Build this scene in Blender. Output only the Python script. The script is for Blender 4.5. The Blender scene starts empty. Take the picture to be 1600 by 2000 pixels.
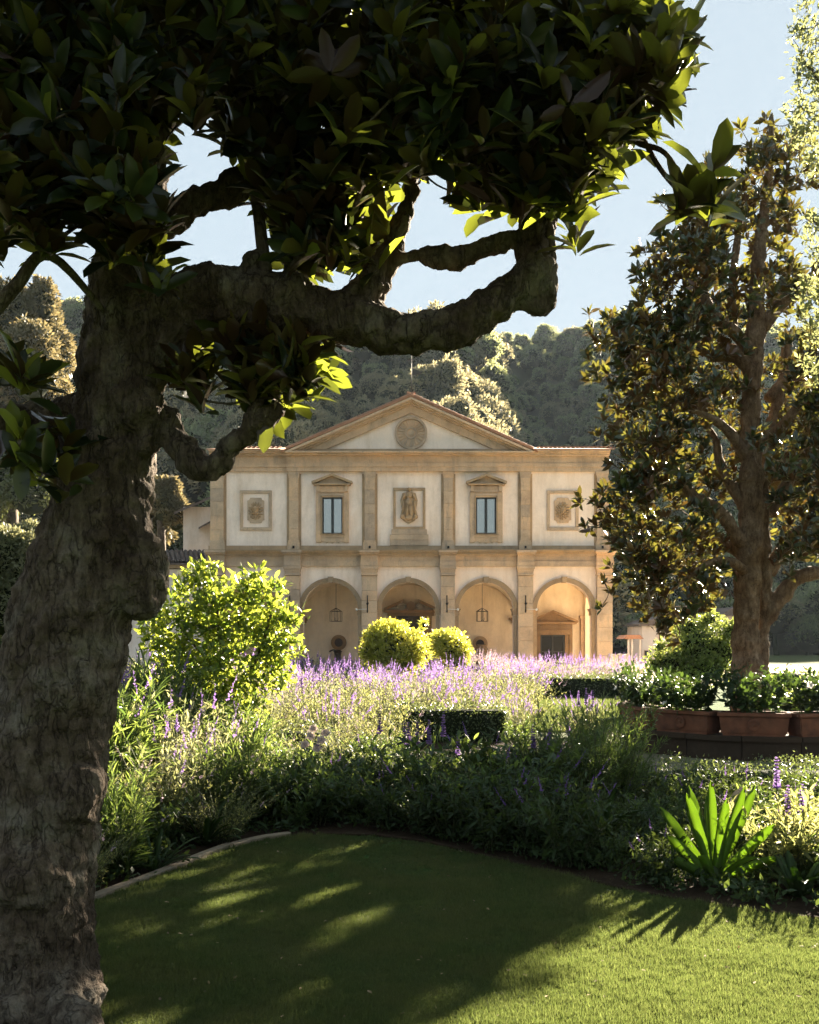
import bpy, bmesh, math, random
import numpy as np
from mathutils import Vector, Matrix, noise
R = math.radians
random.seed(7)
rng = np.random.default_rng(11)
sc = bpy.context.scene
C = sc.collection

# ------------------------------------------------------------------ camera
EYE, FPX = 1.7, 2000.0
cam = bpy.data.cameras.new('camera')
cam.lens = 36.0; cam.sensor_width = 36.0; cam.shift_y = 0.125
cam.clip_start = 0.05; cam.clip_end = 3000
cam_ob = bpy.data.objects.new('camera', cam); C.objects.link(cam_ob)
cam_ob.location = (0, 0, EYE); cam_ob.rotation_euler = (R(90), 0, 0)
sc.camera = cam_ob

# ------------------------------------------------------------------ light
SUN_AZ, SUN_EL = 31.0, 21.0          # degrees right of the view direction, above the horizon
world = bpy.data.worlds.new('World'); sc.world = world; world.use_nodes = True
wn = world.node_tree.nodes; wl = world.node_tree.links
bg = wn['Background']
sky = wn.new('ShaderNodeTexSky'); sky.sky_type = 'NISHITA'; sky.sun_disc = False
sky.sun_elevation = R(SUN_EL); sky.sun_rotation = R(SUN_AZ)
sky.air_density = 1.0; sky.dust_density = 0.35; sky.ozone_density = 1.2; sky.altitude = 300
SKY_K = 4.8
def vmath(op, a, b):
    q = wn.new('ShaderNodeVectorMath'); q.operation = op
    for i, v in enumerate((a, b)):
        if isinstance(v, tuple): q.inputs[i].default_value = v
        else: wl.new(v, q.inputs[i])
    return q.outputs[0]
den = vmath('ADD', vmath('MULTIPLY', sky.outputs[0], (SKY_K * 1.22, SKY_K * 1.02, SKY_K * .90)), (1, 1, 1))
wl.new(vmath('DIVIDE', sky.outputs[0], den), bg.inputs[0]); bg.inputs[1].default_value = 0.15
sun = bpy.data.lights.new('sun', 'SUN'); sun.energy = 2.0; sun.angle = R(0.55); sun.color = (1.0, 0.86, 0.66)
sun_ob = bpy.data.objects.new('sun', sun); C.objects.link(sun_ob)
sd = Vector((math.sin(R(SUN_AZ)) * math.cos(R(SUN_EL)), math.cos(R(SUN_AZ)) * math.cos(R(SUN_EL)), math.sin(R(SUN_EL))))
sun_ob.rotation_euler = sd.to_track_quat('Z', 'Y').to_euler()
sun_ob.location = sd * 60
vs = sc.view_settings
vs.view_transform = 'Standard'; vs.look = 'None'; vs.gamma = 1.0; vs.use_curve_mapping = False
vs.exposure = 4.63
cy = sc.cycles
cy.max_bounces = 7; cy.diffuse_bounces = 4; cy.glossy_bounces = 2; cy.transmission_bounces = 4
cy.transparent_max_bounces = 4; cy.caustics_reflective = False; cy.caustics_refractive = False
cy.use_denoising = True; cy.sample_clamp_indirect = 6.0

# ------------------------------------------------------------------ helpers
def P(px, py, d):
    """the place at distance d that the photograph shows at pixel (px, py)"""
    return Vector(((px - 800) / FPX * d, d, EYE - (py - 1250) / FPX * d))

def ZB(py, d=50.0):
    return EYE - (py - 1250) / FPX * d
def XB(px, d=50.0):
    return (px - 800) / FPX * d

def tag(o, label=None, cat=None, group=None, kind=None):
    if label:
        if len(label.split()) > 16: label = ' '.join(label.split()[1:])
        o['label'] = label
    if cat: o['category'] = cat
    if group: o['group'] = group
    if kind: o['kind'] = kind
    return o

def empty(name, loc=(0, 0, 0), rz=0.0):
    o = bpy.data.objects.new(name, None); C.objects.link(o)
    o.location = loc; o.rotation_euler = (0, 0, rz); o.empty_display_size = 0.2
    return o

def link(name, me, parent=None, mat=None, loc=None, rz=0.0):
    o = bpy.data.objects.new(name, me); C.objects.link(o)
    if mat is not None and len(me.materials) == 0:
        for m in (mat if isinstance(mat, (list, tuple)) else [mat]): me.materials.append(m)
    if parent is not None: o.parent = parent
    if loc is not None: o.location = loc
    if rz: o.rotation_euler = (0, 0, rz)
    return o

def copy_tree(o, parent=None):
    c = o.copy(); C.objects.link(c); c.parent = parent
    for ch in list(o.children): copy_tree(ch, c)
    return c

def from_bm(name, bm, mat=None, parent=None, smooth=False, loc=None, rz=0.0):
    me = bpy.data.meshes.new(name)
    bmesh.ops.recalc_face_normals(bm, faces=bm.faces[:])
    bm.to_mesh(me); bm.free()
    if smooth: me.shade_smooth()
    return link(name, me, parent, mat, loc, rz)

def np_mesh(name, V, loops, totals, smooth=False, matidx=None):
    me = bpy.data.meshes.new(name)
    V = np.asarray(V, dtype=np.float32); loops = np.asarray(loops, dtype=np.int32); totals = np.asarray(totals, dtype=np.int32)
    me.vertices.add(len(V)); me.vertices.foreach_set('co', V.ravel())
    me.loops.add(len(loops)); me.loops.foreach_set('vertex_index', loops)
    me.polygons.add(len(totals))
    starts = np.concatenate([[0], np.cumsum(totals)[:-1]]).astype(np.int32)
    me.polygons.foreach_set('loop_start', starts)
    try: me.polygons.foreach_set('loop_total', totals)
    except Exception: pass
    if matidx is not None: me.polygons.foreach_set('material_index', np.asarray(matidx, dtype=np.int32))
    if smooth: me.polygons.foreach_set('use_smooth', np.ones(len(totals), dtype=bool))
    me.update(calc_edges=True); me.validate()
    return me

class Base:
    """small shape that is repeated by the thousand"""
    def __init__(s, V, F):
        s.V = np.array(V, dtype=float); s.F = F
        s.loops = np.array([i for f in F for i in f]); s.tot = np.array([len(f) for f in F])

def merge(base, M, L):
    """M (n,3,3) rotation-scale matrices, L (n,3) places -> vertices, loops, totals"""
    n = len(L)
    V = np.einsum('nij,kj->nki', M, base.V) + L[:, None, :]
    k = len(base.V)
    loops = (base.loops[None, :] + (np.arange(n) * k)[:, None]).ravel()
    tot = np.tile(base.tot, n)
    return V.reshape(-1, 3), loops, tot

class Acc:
    def __init__(s): s.v = []; s.l = []; s.t = []; s.m = []; s.n = 0
    def add(s, V, l, t, m=0):
        if len(V) == 0: return
        s.v.append(V); s.l.append(np.asarray(l) + s.n); s.t.append(t); s.m.append(np.full(len(t), m)); s.n += len(V)
    def mesh(s, name, mats, smooth=False):
        me = np_mesh(name, np.concatenate(s.v), np.concatenate(s.l), np.concatenate(s.t), smooth, np.concatenate(s.m))
        for m in mats: me.materials.append(m)
        return me

def norm(a):
    a = np.asarray(a, dtype=float)
    return a / np.maximum(np.linalg.norm(a, axis=-1, keepdims=True), 1e-9)

def frames(D, U, size, width=1.0):
    """leaf axis D, upper side U -> matrices whose columns are side, axis, normal"""
    D = norm(D); S = norm(np.cross(D, U)); N = np.cross(S, D)
    size = np.broadcast_to(np.asarray(size, dtype=float), (len(D),))
    w = np.broadcast_to(np.asarray(width, dtype=float), (len(D),))
    return np.stack([S * (size * w)[:, None], D * size[:, None], N * size[:, None]], axis=2)

def leaf_base(w=0.39, fold=0.16, curl=0.19, st=(0, .2, .5, .82, 1), ws=(0.08, .70, 1, .74, 0.0)):
    V = []; F = []
    for s, q in zip(st, ws):
        z = -curl * s * s
        h = w * q * 0.5
        V += [(-h, s, z + fold * q * .5), (0, s, z), (h, s, z + fold * q * .5)]
    for i in range(len(st) - 1):
        a = i * 3
        F += [(a, a + 1, a + 4, a + 3), (a + 1, a + 2, a + 5, a + 4)]
    return Base(V, F)
LEAF = leaf_base()
LEAF_L = Base([(0, 0, 0), (.17, .36, .05), (.16, .66, .04), (0, 1, -.06), (-.16, .66, .04), (-.17, .36, .05), (0, .5, 0)], [(0, 1, 6), (1, 2, 6), (2, 3, 6), (3, 4, 6), (4, 5, 6), (5, 0, 6)])
LEAF_S = Base([(0, 0, 0), (.2, .5, .04), (0, 1, 0), (-.2, .5, .04)], [(0, 1, 2), (0, 2, 3)])
BLADE = Base([(-.5, 0, 0), (.5, 0, 0), (.32, .5, .04), (-.32, .5, .04), (0, 1, .16)], [(0, 1, 2, 3), (3, 2, 4)])

def rdir(n, up=0.0):
    v = rng.normal(size=(n, 3)); v[:, 2] += up
    return norm(v)

def box(bm, x0, x1, y0, y1, z0, z1, bev=0.0):
    vs_ = [bm.verts.new(p) for p in ((x0, y0, z0), (x1, y0, z0), (x1, y1, z0), (x0, y1, z0), (x0, y0, z1), (x1, y0, z1), (x1, y1, z1), (x0, y1, z1))]
    fs = [bm.faces.new([vs_[i] for i in f]) for f in ((3, 2, 1, 0), (4, 5, 6, 7), (0, 1, 5, 4), (1, 2, 6, 5), (2, 3, 7, 6), (3, 0, 4, 7))]
    if bev > 0:
        es = list({e for f in fs for e in f.edges})
        bmesh.ops.bevel(bm, geom=es, offset=bev, segments=1, affect='EDGES')

def box_ob(name, mat, parent, x0, x1, y0, y1, z0, z1, bev=0.0):
    bm = bmesh.new(); box(bm, x0, x1, y0, y1, z0, z1, bev); return from_bm(name, bm, mat, parent)

def prism(bm, pts, y0, y1):
    """outline in x,z drawn out from y0 to y1"""
    a = [bm.verts.new((x, y0, z)) for x, z in pts]; b = [bm.verts.new((x, y1, z)) for x, z in pts]
    bm.faces.new(a); bm.faces.new(b[::-1])
    n = len(pts)
    for i in range(n): bm.faces.new((a[i], b[i], b[(i + 1) % n], a[(i + 1) % n]))

def lathe(bm, prof, seg=24, c=(0, 0, 0)):
    rings = []
    for r, z in prof:
        rings.append([bm.verts.new((c[0] + r * math.cos(2 * math.pi * k / seg), c[1] + r * math.sin(2 * math.pi * k / seg), c[2] + z)) for k in range(seg)])
    for a, b in zip(rings, rings[1:]):
        for k in range(seg): bm.faces.new((a[k], a[(k + 1) % seg], b[(k + 1) % seg], b[k]))
    if prof[0][0] > 1e-4: bm.faces.new(rings[0][::-1])
    if prof[-1][0] > 1e-4: bm.faces.new(rings[-1])

def tube_np(pts, rad, seg=8, cap=True):
    """tube along points; returns V, loops, totals"""
    pts = np.asarray(pts, float); rad = np.asarray(rad, float); n = len(pts)
    T = np.gradient(pts, axis=0); T = norm(T)
    ref = np.array([0.31, 0.17, 0.93]) if abs(T[0][2]) < .8 else np.array([0.9, .3, .1])
    V = []
    s0 = norm(np.cross(T[0], ref))
    for i in range(n):
        s0 = norm(s0 - T[i] * np.dot(s0, T[i])); u = np.cross(T[i], s0)
        a = np.arange(seg) * 2 * math.pi / seg
        V.append(pts[i] + rad[i] * (np.cos(a)[:, None] * s0 + np.sin(a)[:, None] * u))
    V = np.concatenate(V); F = []
    for i in range(n - 1):
        for k in range(seg):
            F += [i * seg + k, i * seg + (k + 1) % seg, (i + 1) * seg + (k + 1) % seg, (i + 1) * seg + k]
    t = [4] * ((n - 1) * seg)
    if cap:
        F += list(range(seg))[::-1]; t.append(seg); F += list(range((n - 1) * seg, n * seg)); t.append(seg)
    return V, np.array(F), np.array(t)

def spline(ctrl, n=8):
    """Catmull-Rom through rows of ctrl (any width)"""
    c = np.asarray(ctrl, float)
    c = np.vstack([2 * c[0] - c[1], c, 2 * c[-1] - c[-2]])
    out = []
    for i in range(1, len(c) - 2):
        for t in np.arange(n) / n:
            a, b, d, e = c[i - 1], c[i], c[i + 1], c[i + 2]
            out.append(.5 * (2 * b + (d - a) * t + (2 * a - 5 * b + 4 * d - e) * t * t + (3 * b - a - 3 * d + e) * t ** 3))
    out.append(c[-2])
    return np.array(out)

def tubes_ob(name, lst, mat, parent=None, seg=8, smooth=True):
    A = Acc()
    for pts, rad in lst:
        A.add(*tube_np(pts, rad, seg))
    return link(name, A.mesh(name, [mat], smooth), parent)

def scatter_gn(name, pts, rots, scales, protos, mat, parent=None, idx=None):
    """ONE object that repeats small meshes over many points (only for stuff nobody could count)"""
    n = len(pts)
    me = bpy.data.meshes.new(name); me.vertices.add(n); me.vertices.foreach_set('co', np.asarray(pts, dtype=np.float32).ravel())
    a = me.attributes.new('rot', 'FLOAT_VECTOR', 'POINT'); a.data.foreach_set('vector', np.asarray(rots, dtype=np.float32).ravel())
    a = me.attributes.new('scl', 'FLOAT_VECTOR', 'POINT'); a.data.foreach_set('vector', np.asarray(scales, dtype=np.float32).ravel())
    if idx is None: idx = rng.integers(0, len(protos), n)
    a = me.attributes.new('pick', 'INT', 'POINT'); a.data.foreach_set('value', np.asarray(idx, dtype=np.int32))
    o = link(name, me, parent)
    ng = bpy.data.node_groups.new(name, 'GeometryNodeTree')
    ng.interface.new_socket('Geometry', in_out='INPUT', socket_type='NodeSocketGeometry')
    ng.interface.new_socket('Geometry', in_out='OUTPUT', socket_type='NodeSocketGeometry')
    N = ng.nodes; Lk = ng.links
    gi = N.new('NodeGroupInput'); go = N.new('NodeGroupOutput'); mp = N.new('GeometryNodeMeshToPoints')
    Lk.new(gi.outputs[0], mp.inputs['Mesh'])
    def attr(nm, ty):
        q = N.new('GeometryNodeInputNamedAttribute'); q.data_type = ty; q.inputs['Name'].default_value = nm
        return [s for s in q.outputs if s.enabled and s.name == 'Attribute'][0]
    rot = attr('rot', 'FLOAT_VECTOR'); scl = attr('scl', 'FLOAT_VECTOR'); pk = attr('pick', 'INT')
    e2r = N.new('FunctionNodeEulerToRotation'); Lk.new(rot, e2r.inputs[0])
    join = N.new('GeometryNodeJoinGeometry')
    for k, pm in enumerate(protos):
        po = bpy.data.objects.new(name + '_sample', pm)          # never linked into the scene
        oi = N.new('GeometryNodeObjectInfo'); oi.inputs['Object'].default_value = po; oi.inputs['As Instance'].default_value = True
        ip = N.new('GeometryNodeInstanceOnPoints')
        cmpn = N.new('FunctionNodeCompare'); cmpn.data_type = 'INT'; cmpn.operation = 'EQUAL'
        ii = [s for s in cmpn.inputs if s.enabled]
        Lk.new(pk, ii[0]); ii[1].default_value = k
        Lk.new(mp.outputs[0], ip.inputs['Points']); Lk.new(cmpn.outputs[0], ip.inputs['Selection'])
        Lk.new(oi.outputs['Geometry'], ip.inputs['Instance']); Lk.new(e2r.outputs[0], ip.inputs['Rotation']); Lk.new(scl, ip.inputs['Scale'])
        Lk.new(ip.outputs[0], join.inputs[0])
    Lk.new(join.outputs[0], go.inputs[0])
    md = o.modifiers.new('scatter', 'NODES'); md.node_group = ng
    return o

# ------------------------------------------------------------------ materials
def new_mat(name):
    m = bpy.data.materials.new(name); m.use_nodes = True
    nt = m.node_tree; return m, nt, nt.nodes['Principled BSDF'], nt.nodes['Material Output']

def ramp(nt, fac, stops):
    r = nt.nodes.new('ShaderNodeValToRGB'); nt.links.new(fac, r.inputs[0])
    e = r.color_ramp.elements
    while len(e) < len(stops): e.new(.5)
    for q, (p, c) in zip(e, stops): q.position = p; q.color = (*c, 1) if len(c) == 3 else c
    return r.outputs[0]

def tex(nt, kind, scale, detail=4, coord='Object', stretch=None, rough=.6, dist=0.0, feature=None):
    if coord == 'World': out = nt.nodes.new('ShaderNodeNewGeometry').outputs['Position']
    else: out = nt.nodes.new('ShaderNodeTexCoord').outputs[coord]
    if stretch:
        mp = nt.nodes.new('ShaderNodeMapping'); mp.inputs['Scale'].default_value = stretch
        nt.links.new(out, mp.inputs[0]); out = mp.outputs[0]
    if kind == 'noise':
        t = nt.nodes.new('ShaderNodeTexNoise'); t.inputs['Scale'].default_value = scale; t.inputs['Detail'].default_value = detail
        t.inputs['Roughness'].default_value = rough; t.inputs['Distortion'].default_value = dist
        nt.links.new(out, t.inputs['Vector']); return t.outputs['Fac']
    t = nt.nodes.new('ShaderNodeTexVoronoi'); t.inputs['Scale'].default_value = scale
    if feature: t.feature = feature
    if dist:
        nz = nt.nodes.new('ShaderNodeTexNoise'); nz.inputs['Scale'].default_value = scale * 1.3; nz.inputs['Detail'].default_value = 4
        nt.links.new(out, nz.inputs['Vector'])
        mx = nt.nodes.new('ShaderNodeMix'); mx.data_type = 'RGBA'; mx.blend_type = 'LINEAR_LIGHT'; mx.inputs[0].default_value = dist
        nt.links.new(out, mx.inputs[6]); nt.links.new(nz.outputs['Color'], mx.inputs[7]); out = mx.outputs[2]
    nt.links.new(out, t.inputs['Vector'])
    return t.outputs['Distance']

def mixc(nt, f, a, b, mode='MIX'):
    mx = nt.nodes.new('ShaderNodeMix'); mx.data_type = 'RGBA'; mx.blend_type = mode
    for s, v in ((0, f), (6, a), (7, b)):
        if isinstance(v, (int, float)): mx.inputs[s].default_value = v
        elif isinstance(v, tuple): mx.inputs[s].default_value = (*v, 1)
        else: nt.links.new(v, mx.inputs[s])
    return mx.outputs[2]

def bump(nt, bs, h, strength=.5, dist=.02, prev=None):
    b = nt.nodes.new('ShaderNodeBump'); b.inputs['Strength'].default_value = strength; b.inputs['Distance'].default_value = dist
    nt.links.new(h, b.inputs['Height'])
    if prev is not None: nt.links.new(prev, b.inputs['Normal'])
    nt.links.new(b.outputs[0], bs.inputs['Normal']); return b.outputs[0]

def objrand(nt):
    return nt.nodes.new('ShaderNodeObjectInfo').outputs['Random']

def solid(name, col, rough=.6, metal=0.0, var=.25, scale=6.0, bmp=.2, bdist=.01, rnd=0.0, spec=.5):
    m, nt, bs, _ = new_mat(name)
    f = tex(nt, 'noise', scale, 6)
    lo = tuple(c * (1 - var) for c in col); hi = tuple(min(1, c * (1 + var)) for c in col)
    c = ramp(nt, f, [(.3, lo), (.7, hi)])
    if rnd:
        rr = ramp(nt, objrand(nt), [(0, (1 - rnd,) * 3), (1, (1, 1, 1))])
        c = mixc(nt, 1.0, c, rr, 'MULTIPLY')
    nt.links.new(c, bs.inputs['Base Color'])
    bs.inputs['Roughness'].default_value = rough; bs.inputs['Metallic'].default_value = metal
    bs.inputs['Specular IOR Level'].default_value = spec
    if bmp: bump(nt, bs, tex(nt, 'noise', scale * 4, 6), bmp, bdist)
    return m

def leafmat(name, top, under=None, trans=None, tfac=.35, rough=.45, var=.35, spec=.5, scale=3.0, trans2=None, inst=0.0, hue=None, skew=(.1, .9)):
    """a leaf: upper and lower side may differ, and light comes through it"""
    m, nt, bs, out = new_mat(name)
    geo = nt.nodes.new('ShaderNodeNewGeometry')
    rnd = geo.outputs['Random Per Island']
    f = tex(nt, 'noise', scale, 2)
    mixv = nt.nodes.new('ShaderNodeMath'); mixv.operation = 'ADD'; nt.links.new(rnd, mixv.inputs[0]); nt.links.new(f, mixv.inputs[1])
    half = nt.nodes.new('ShaderNodeMath'); half.operation = 'MULTIPLY'; half.inputs[1].default_value = .5; nt.links.new(mixv.outputs[0], half.inputs[0])
    lo = tuple(c * (1 - var) for c in top); hi = tuple(min(1, c * (1 + var)) for c in top)
    c = ramp(nt, half.outputs[0], [(.2, lo), (.8, hi)])
    if hue: c = mixc(nt, ramp(nt, tex(nt, 'noise', hue[0], 5, coord='World'), [(.4, (0, 0, 0)), (.6, (1, 1, 1))]), c, hue[1])
    if inst: c = mixc(nt, 1.0, c, ramp(nt, objrand(nt), [(0, (1 - inst, 1 - inst * .8, 1 - inst)), (.6, (1, 1, 1)), (1, (1 + inst, 1 + inst * .7, 1 + inst * .5))]), 'MULTIPLY')
    if under: c = mixc(nt, geo.outputs['Backfacing'], c, under)
    nt.links.new(c, bs.inputs['Base Color']); bs.inputs['Roughness'].default_value = rough; bs.inputs['Specular IOR Level'].default_value = spec
    if tfac > 0:
        tr = nt.nodes.new('ShaderNodeBsdfTranslucent')
        t = trans or tuple(min(1, q * 2.2) for q in top)
        t2 = trans2 or tuple(q * .6 for q in t)
        nt.links.new(ramp(nt, rnd, [(skew[0], t2), (skew[1], t)]), tr.inputs[0])
        ms = nt.nodes.new('ShaderNodeMixShader'); ms.inputs[0].default_value = tfac
        nt.links.new(bs.outputs[0], ms.inputs[1]); nt.links.new(tr.outputs[0], ms.inputs[2]); nt.links.new(ms.outputs[0], out.inputs[0])
    return m

def bark_mat(name, cols, scale=9.0, stretch=(1, 1, .38), crack=.8, bdist=.03):
    m, nt, bs, _ = new_mat(name)
    v = tex(nt, 'voronoi', scale, stretch=stretch, dist=.09, feature='DISTANCE_TO_EDGE')
    fine = tex(nt, 'noise', scale * 5, 8, rough=.7); big = tex(nt, 'noise', scale * .28, 4)
    cr = mixc(nt, .6, ramp(nt, v, [(0.0, (0, 0, 0)), (.10, (.75,) * 3), (.3, (1, 1, 1))]), tex(nt, 'noise', scale * 1.3, 6, stretch=(1, 1, .26), rough=.75))
    c = ramp(nt, big, [(.32, cols[0]), (.5, cols[1]), (.68, cols[2])])
    c = mixc(nt, .65, c, ramp(nt, fine, [(.3, (.45,) * 3), (.7, (1.25,) * 3)]), 'MULTIPLY')
    msk = tex(nt, 'noise', scale * .45, 4); cf = ramp(nt, msk, [(.42, (0, 0, 0)), (.6, (crack,) * 3)])
    c = mixc(nt, cf, c, ramp(nt, v, [(0.0, (.16, .12, .10)), (.07, (1, 1, 1))]), 'MULTIPLY')
    vert = tex(nt, 'noise', scale * 1.3, 6, stretch=(1, 1, .26), rough=.75)
    c = mixc(nt, .8, c, ramp(nt, vert, [(.34, (.38, .33, .30)), (.6, (1.25,) * 3)]), 'MULTIPLY')
    nt.links.new(c, bs.inputs['Base Color']); bs.inputs['Roughness'].default_value = .9; bs.inputs['Specular IOR Level'].default_value = .25
    b1 = bump(nt, bs, cr, 1.0, bdist * 1.6); b2 = bump(nt, bs, fine, .7, bdist * .6, b1)
    return m

def stone_mat(name, col, rnd=.22, stain=True, course=0):
    m, nt, bs, _ = new_mat(name)
    big = tex(nt, 'noise', 1.1, 6, coord='Object'); fine = tex(nt, 'noise', 14, 8, rough=.7)
    c = ramp(nt, big, [(.28, tuple(q * .72 for q in col)), (.5, col), (.72, tuple(min(1, q * 1.22) for q in (col[0], col[1] * .97, col[2] * .9)))])
    c = mixc(nt, .55, c, ramp(nt, fine, [(.3, (.7, .7, .68)), (.7, (1.15, 1.13, 1.1))]), 'MULTIPLY')
    rr = ramp(nt, objrand(nt), [(0, (1 - rnd, 1 - rnd, 1 - rnd * .9)), (.5, (1, .97, .93)), (1, (1.08, .98, .88))])
    c = mixc(nt, 1.0, c, rr, 'MULTIPLY')
    if stain:
        st = tex(nt, 'noise', 2.2, 6, stretch=(1.4, 1.4, .35), rough=.75)
        c = mixc(nt, ramp(nt, st, [(.52, (0, 0, 0)), (.72, (.75,) * 3)]), c, tuple(q * .5 for q in (col[0] * .9, col[1], col[2] * 1.1)))
    nt.links.new(c, bs.inputs['Base Color']); bs.inputs['Roughness'].default_value = .9; bs.inputs['Specular IOR Level'].default_value = .2
    bump(nt, bs, fine, .4, .02)
    return m

def plaster_mat(name, col, dirt=(.62, .55, .45)):
    m, nt, bs, _ = new_mat(name)
    a = tex(nt, 'noise', .9, 8, rough=.65); b = tex(nt, 'noise', 7, 8, rough=.7); st = tex(nt, 'noise', 1.3, 6, stretch=(1.6, 1.6, .3), rough=.7)
    c = ramp(nt, a, [(.3, tuple(q * .86 for q in col)), (.55, col), (.75, tuple(min(1, q * 1.06) for q in col))])
    c = mixc(nt, .5, c, ramp(nt, b, [(.3, (.86, .85, .84)), (.7, (1.06, 1.05, 1.04))]), 'MULTIPLY')
    c = mixc(nt, ramp(nt, st, [(.46, (0, 0, 0)), (.74, (.62,) * 3)]), c, tuple(q * w for q, w in zip(col, dirt)))
    pt = tex(nt, 'noise', .55, 7, rough=.6); c = mixc(nt, ramp(nt, pt, [(.55, (0, 0, 0)), (.6, (.35,) * 3)]), c, tuple(q * w for q, w in zip(col, (.93, .86, .78))))
    nt.links.new(c, bs.inputs['Base Color']); bs.inputs['Roughness'].default_value = .93; bs.inputs['Specular IOR Level'].default_value = .2
    bump(nt, bs, b, .35, .015)
    return m

M = {}
M['stone'] = stone_mat('sandstone', (.56, .425, .305))
M['stone_grey'] = stone_mat('grey_sandstone', (.42, .31, .20))
M['stone_pale'] = stone_mat('pale_stone', (.55, .48, .38))
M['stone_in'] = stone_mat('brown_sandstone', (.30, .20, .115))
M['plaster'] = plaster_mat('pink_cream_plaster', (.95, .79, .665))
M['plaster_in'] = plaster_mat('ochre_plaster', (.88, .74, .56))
M['white_wall'] = plaster_mat('white_render', (.78, .70, .64))
M['terracotta_tile'] = solid('terracotta_tile', (.42, .20, .11), .85, rnd=.35, scale=9)
M['pot'] = solid('terracotta_pot', (.15, .055, .026), .85, var=.45, scale=5, bmp=.4, bdist=.01, rnd=.2)
M['tile_dark'] = solid('weathered_tile', (.13, .10, .085), .9, rnd=.35, scale=9)
M['iron'] = solid('black_iron', (.02, .018, .016), .55, .6, var=.2)
M['dark_wood'] = solid('dark_door_wood', (.05, .032, .02), .5, var=.35, scale=12)
M['window_frame'] = solid('dark_window_frame', (.02, .022, .02), .4, var=.2)
M['bronze'] = solid('dark_bronze', (.05, .04, .035), .5, .5, var=.4, scale=14)
M['copper'] = solid('vane_metal', (.05, .045, .04), .6, .5)
def glass_mat(name, col=(.02, .025, .03), rough=.03, spec=1.0, coat=0):
    m, nt, bs, _ = new_mat(name)
    bs.inputs['Base Color'].default_value = (*col, 1); bs.inputs['Roughness'].default_value = rough
    bs.inputs['Specular IOR Level'].default_value = spec; bs.inputs['Metallic'].default_value = coat
    w = tex(nt, 'noise', 1.7, 2); bump(nt, bs, w, .08, .05)
    return m
M['glass'] = glass_mat('window_glass', (.40, .41, .37), .05, 1.0, .9)
M['dark_glass'] = glass_mat('dark_door_glass', (.02, .02, .018), .25, .25)
M['white_lamp'] = solid('white_spot_housing', (.7, .7, .68), .4, var=.05)
# ------------------------------------------------------------------ ground
GZ = 0.0
def soil_mat():
    m, nt, bs, _ = new_mat('dark_soil')
    a = tex(nt, 'noise', 3, 8, rough=.7); b = tex(nt, 'noise', 30, 8, rough=.7)
    c = ramp(nt, a, [(.3, (.022, .014, .009)), (.7, (.05, .033, .02))])
    c = mixc(nt, .6, c, ramp(nt, b, [(.3, (.5,) * 3), (.7, (1.4,) * 3)]), 'MULTIPLY')
    nt.links.new(c, bs.inputs['Base Color']); bs.inputs['Roughness'].default_value = 1; bs.inputs['Specular IOR Level'].default_value = .1
    bump(nt, bs, b, .8, .03); return m
M['soil'] = soil_mat()
M['lawn'] = solid('lawn_soil_green', (.032, .066, .016), 1.0, var=.45, scale=8, bmp=.5, bdist=.03, spec=.05)
M['gravel'] = solid('pale_gravel', (.66, .54, .37), .95, var=.3, scale=60, bmp=.8, bdist=.01, spec=.2)
M['meadow'] = solid('garden_green', (.055, .07, .025), 1.0, var=.4, scale=2, bmp=.5, bdist=.05, spec=.05)

def sheet(name, pts, z, mat, thick=0.0):
    bm = bmesh.new(); a = [bm.verts.new((x, y, z)) for x, y in pts]; bm.faces.new(a)
    o = from_bm(name, bm, mat)
    if o.data.polygons[0].normal.z < 0: o.data.flip_normals()
    return tag(o, kind='structure')
sheet('ground', [(-600, -80), (600, -80), (600, 900), (-600, 900)], -.012, M['meadow'])
sheet('flower_bed_soil', [(-9, 2), (9, 2), (9, 12.0), (2.2, 17.4), (-9, 17.4)], -.004, M['soil'])
M['path_gravel'] = solid('path_gravel', (.15, .14, .085), .95, var=.3, scale=60, bmp=.8, bdist=.01, spec=.2)
sheet('gravel_path', [(2.3, 11.9), (30, 11.9), (30, 19.5), (9, 20), (3.4, 19.5), (2.6, 14.6)], -.002, M['path_gravel'])
sheet('forecourt', [(-30, 36), (30, 36), (30, 70), (-30, 70)], -.006, M['gravel'])  # gravel court widened and lightened to bounce sunlight onto the facade

# lawn outline: a rounded tongue of grass in front of the beds
LAWN_EDGE = spline([(-3.3, 3.4), (-2.75, 5.0), (-2.06, 6.6), (-1.72, 7.55), (-1.36, 8.5), (-.9, 8.88), (-.1, 8.75), (.5, 8.1), (.98, 7.5), (1.67, 6.72), (2.55, 6.12), (3.6, 5.5), (5.0, 5.0)], 5)
LAWN = [tuple(p) for p in LAWN_EDGE] + [(7, 4.5), (7, -3), (-7, -3), (-7, 1.5)]
sheet('lawn', LAWN, .004, M['lawn'])

def inpoly(x, y, poly):
    poly = np.asarray(poly); n = len(poly); r = np.zeros(len(x), bool); j = n - 1
    for i in range(n):
        xi, yi = poly[i]; xj, yj = poly[j]
        c = ((yi > y) != (yj > y)) & (x < (xj - xi) * (y - yi) / (yj - yi + 1e-12) + xi)
        r ^= c; j = i
    return r

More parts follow.
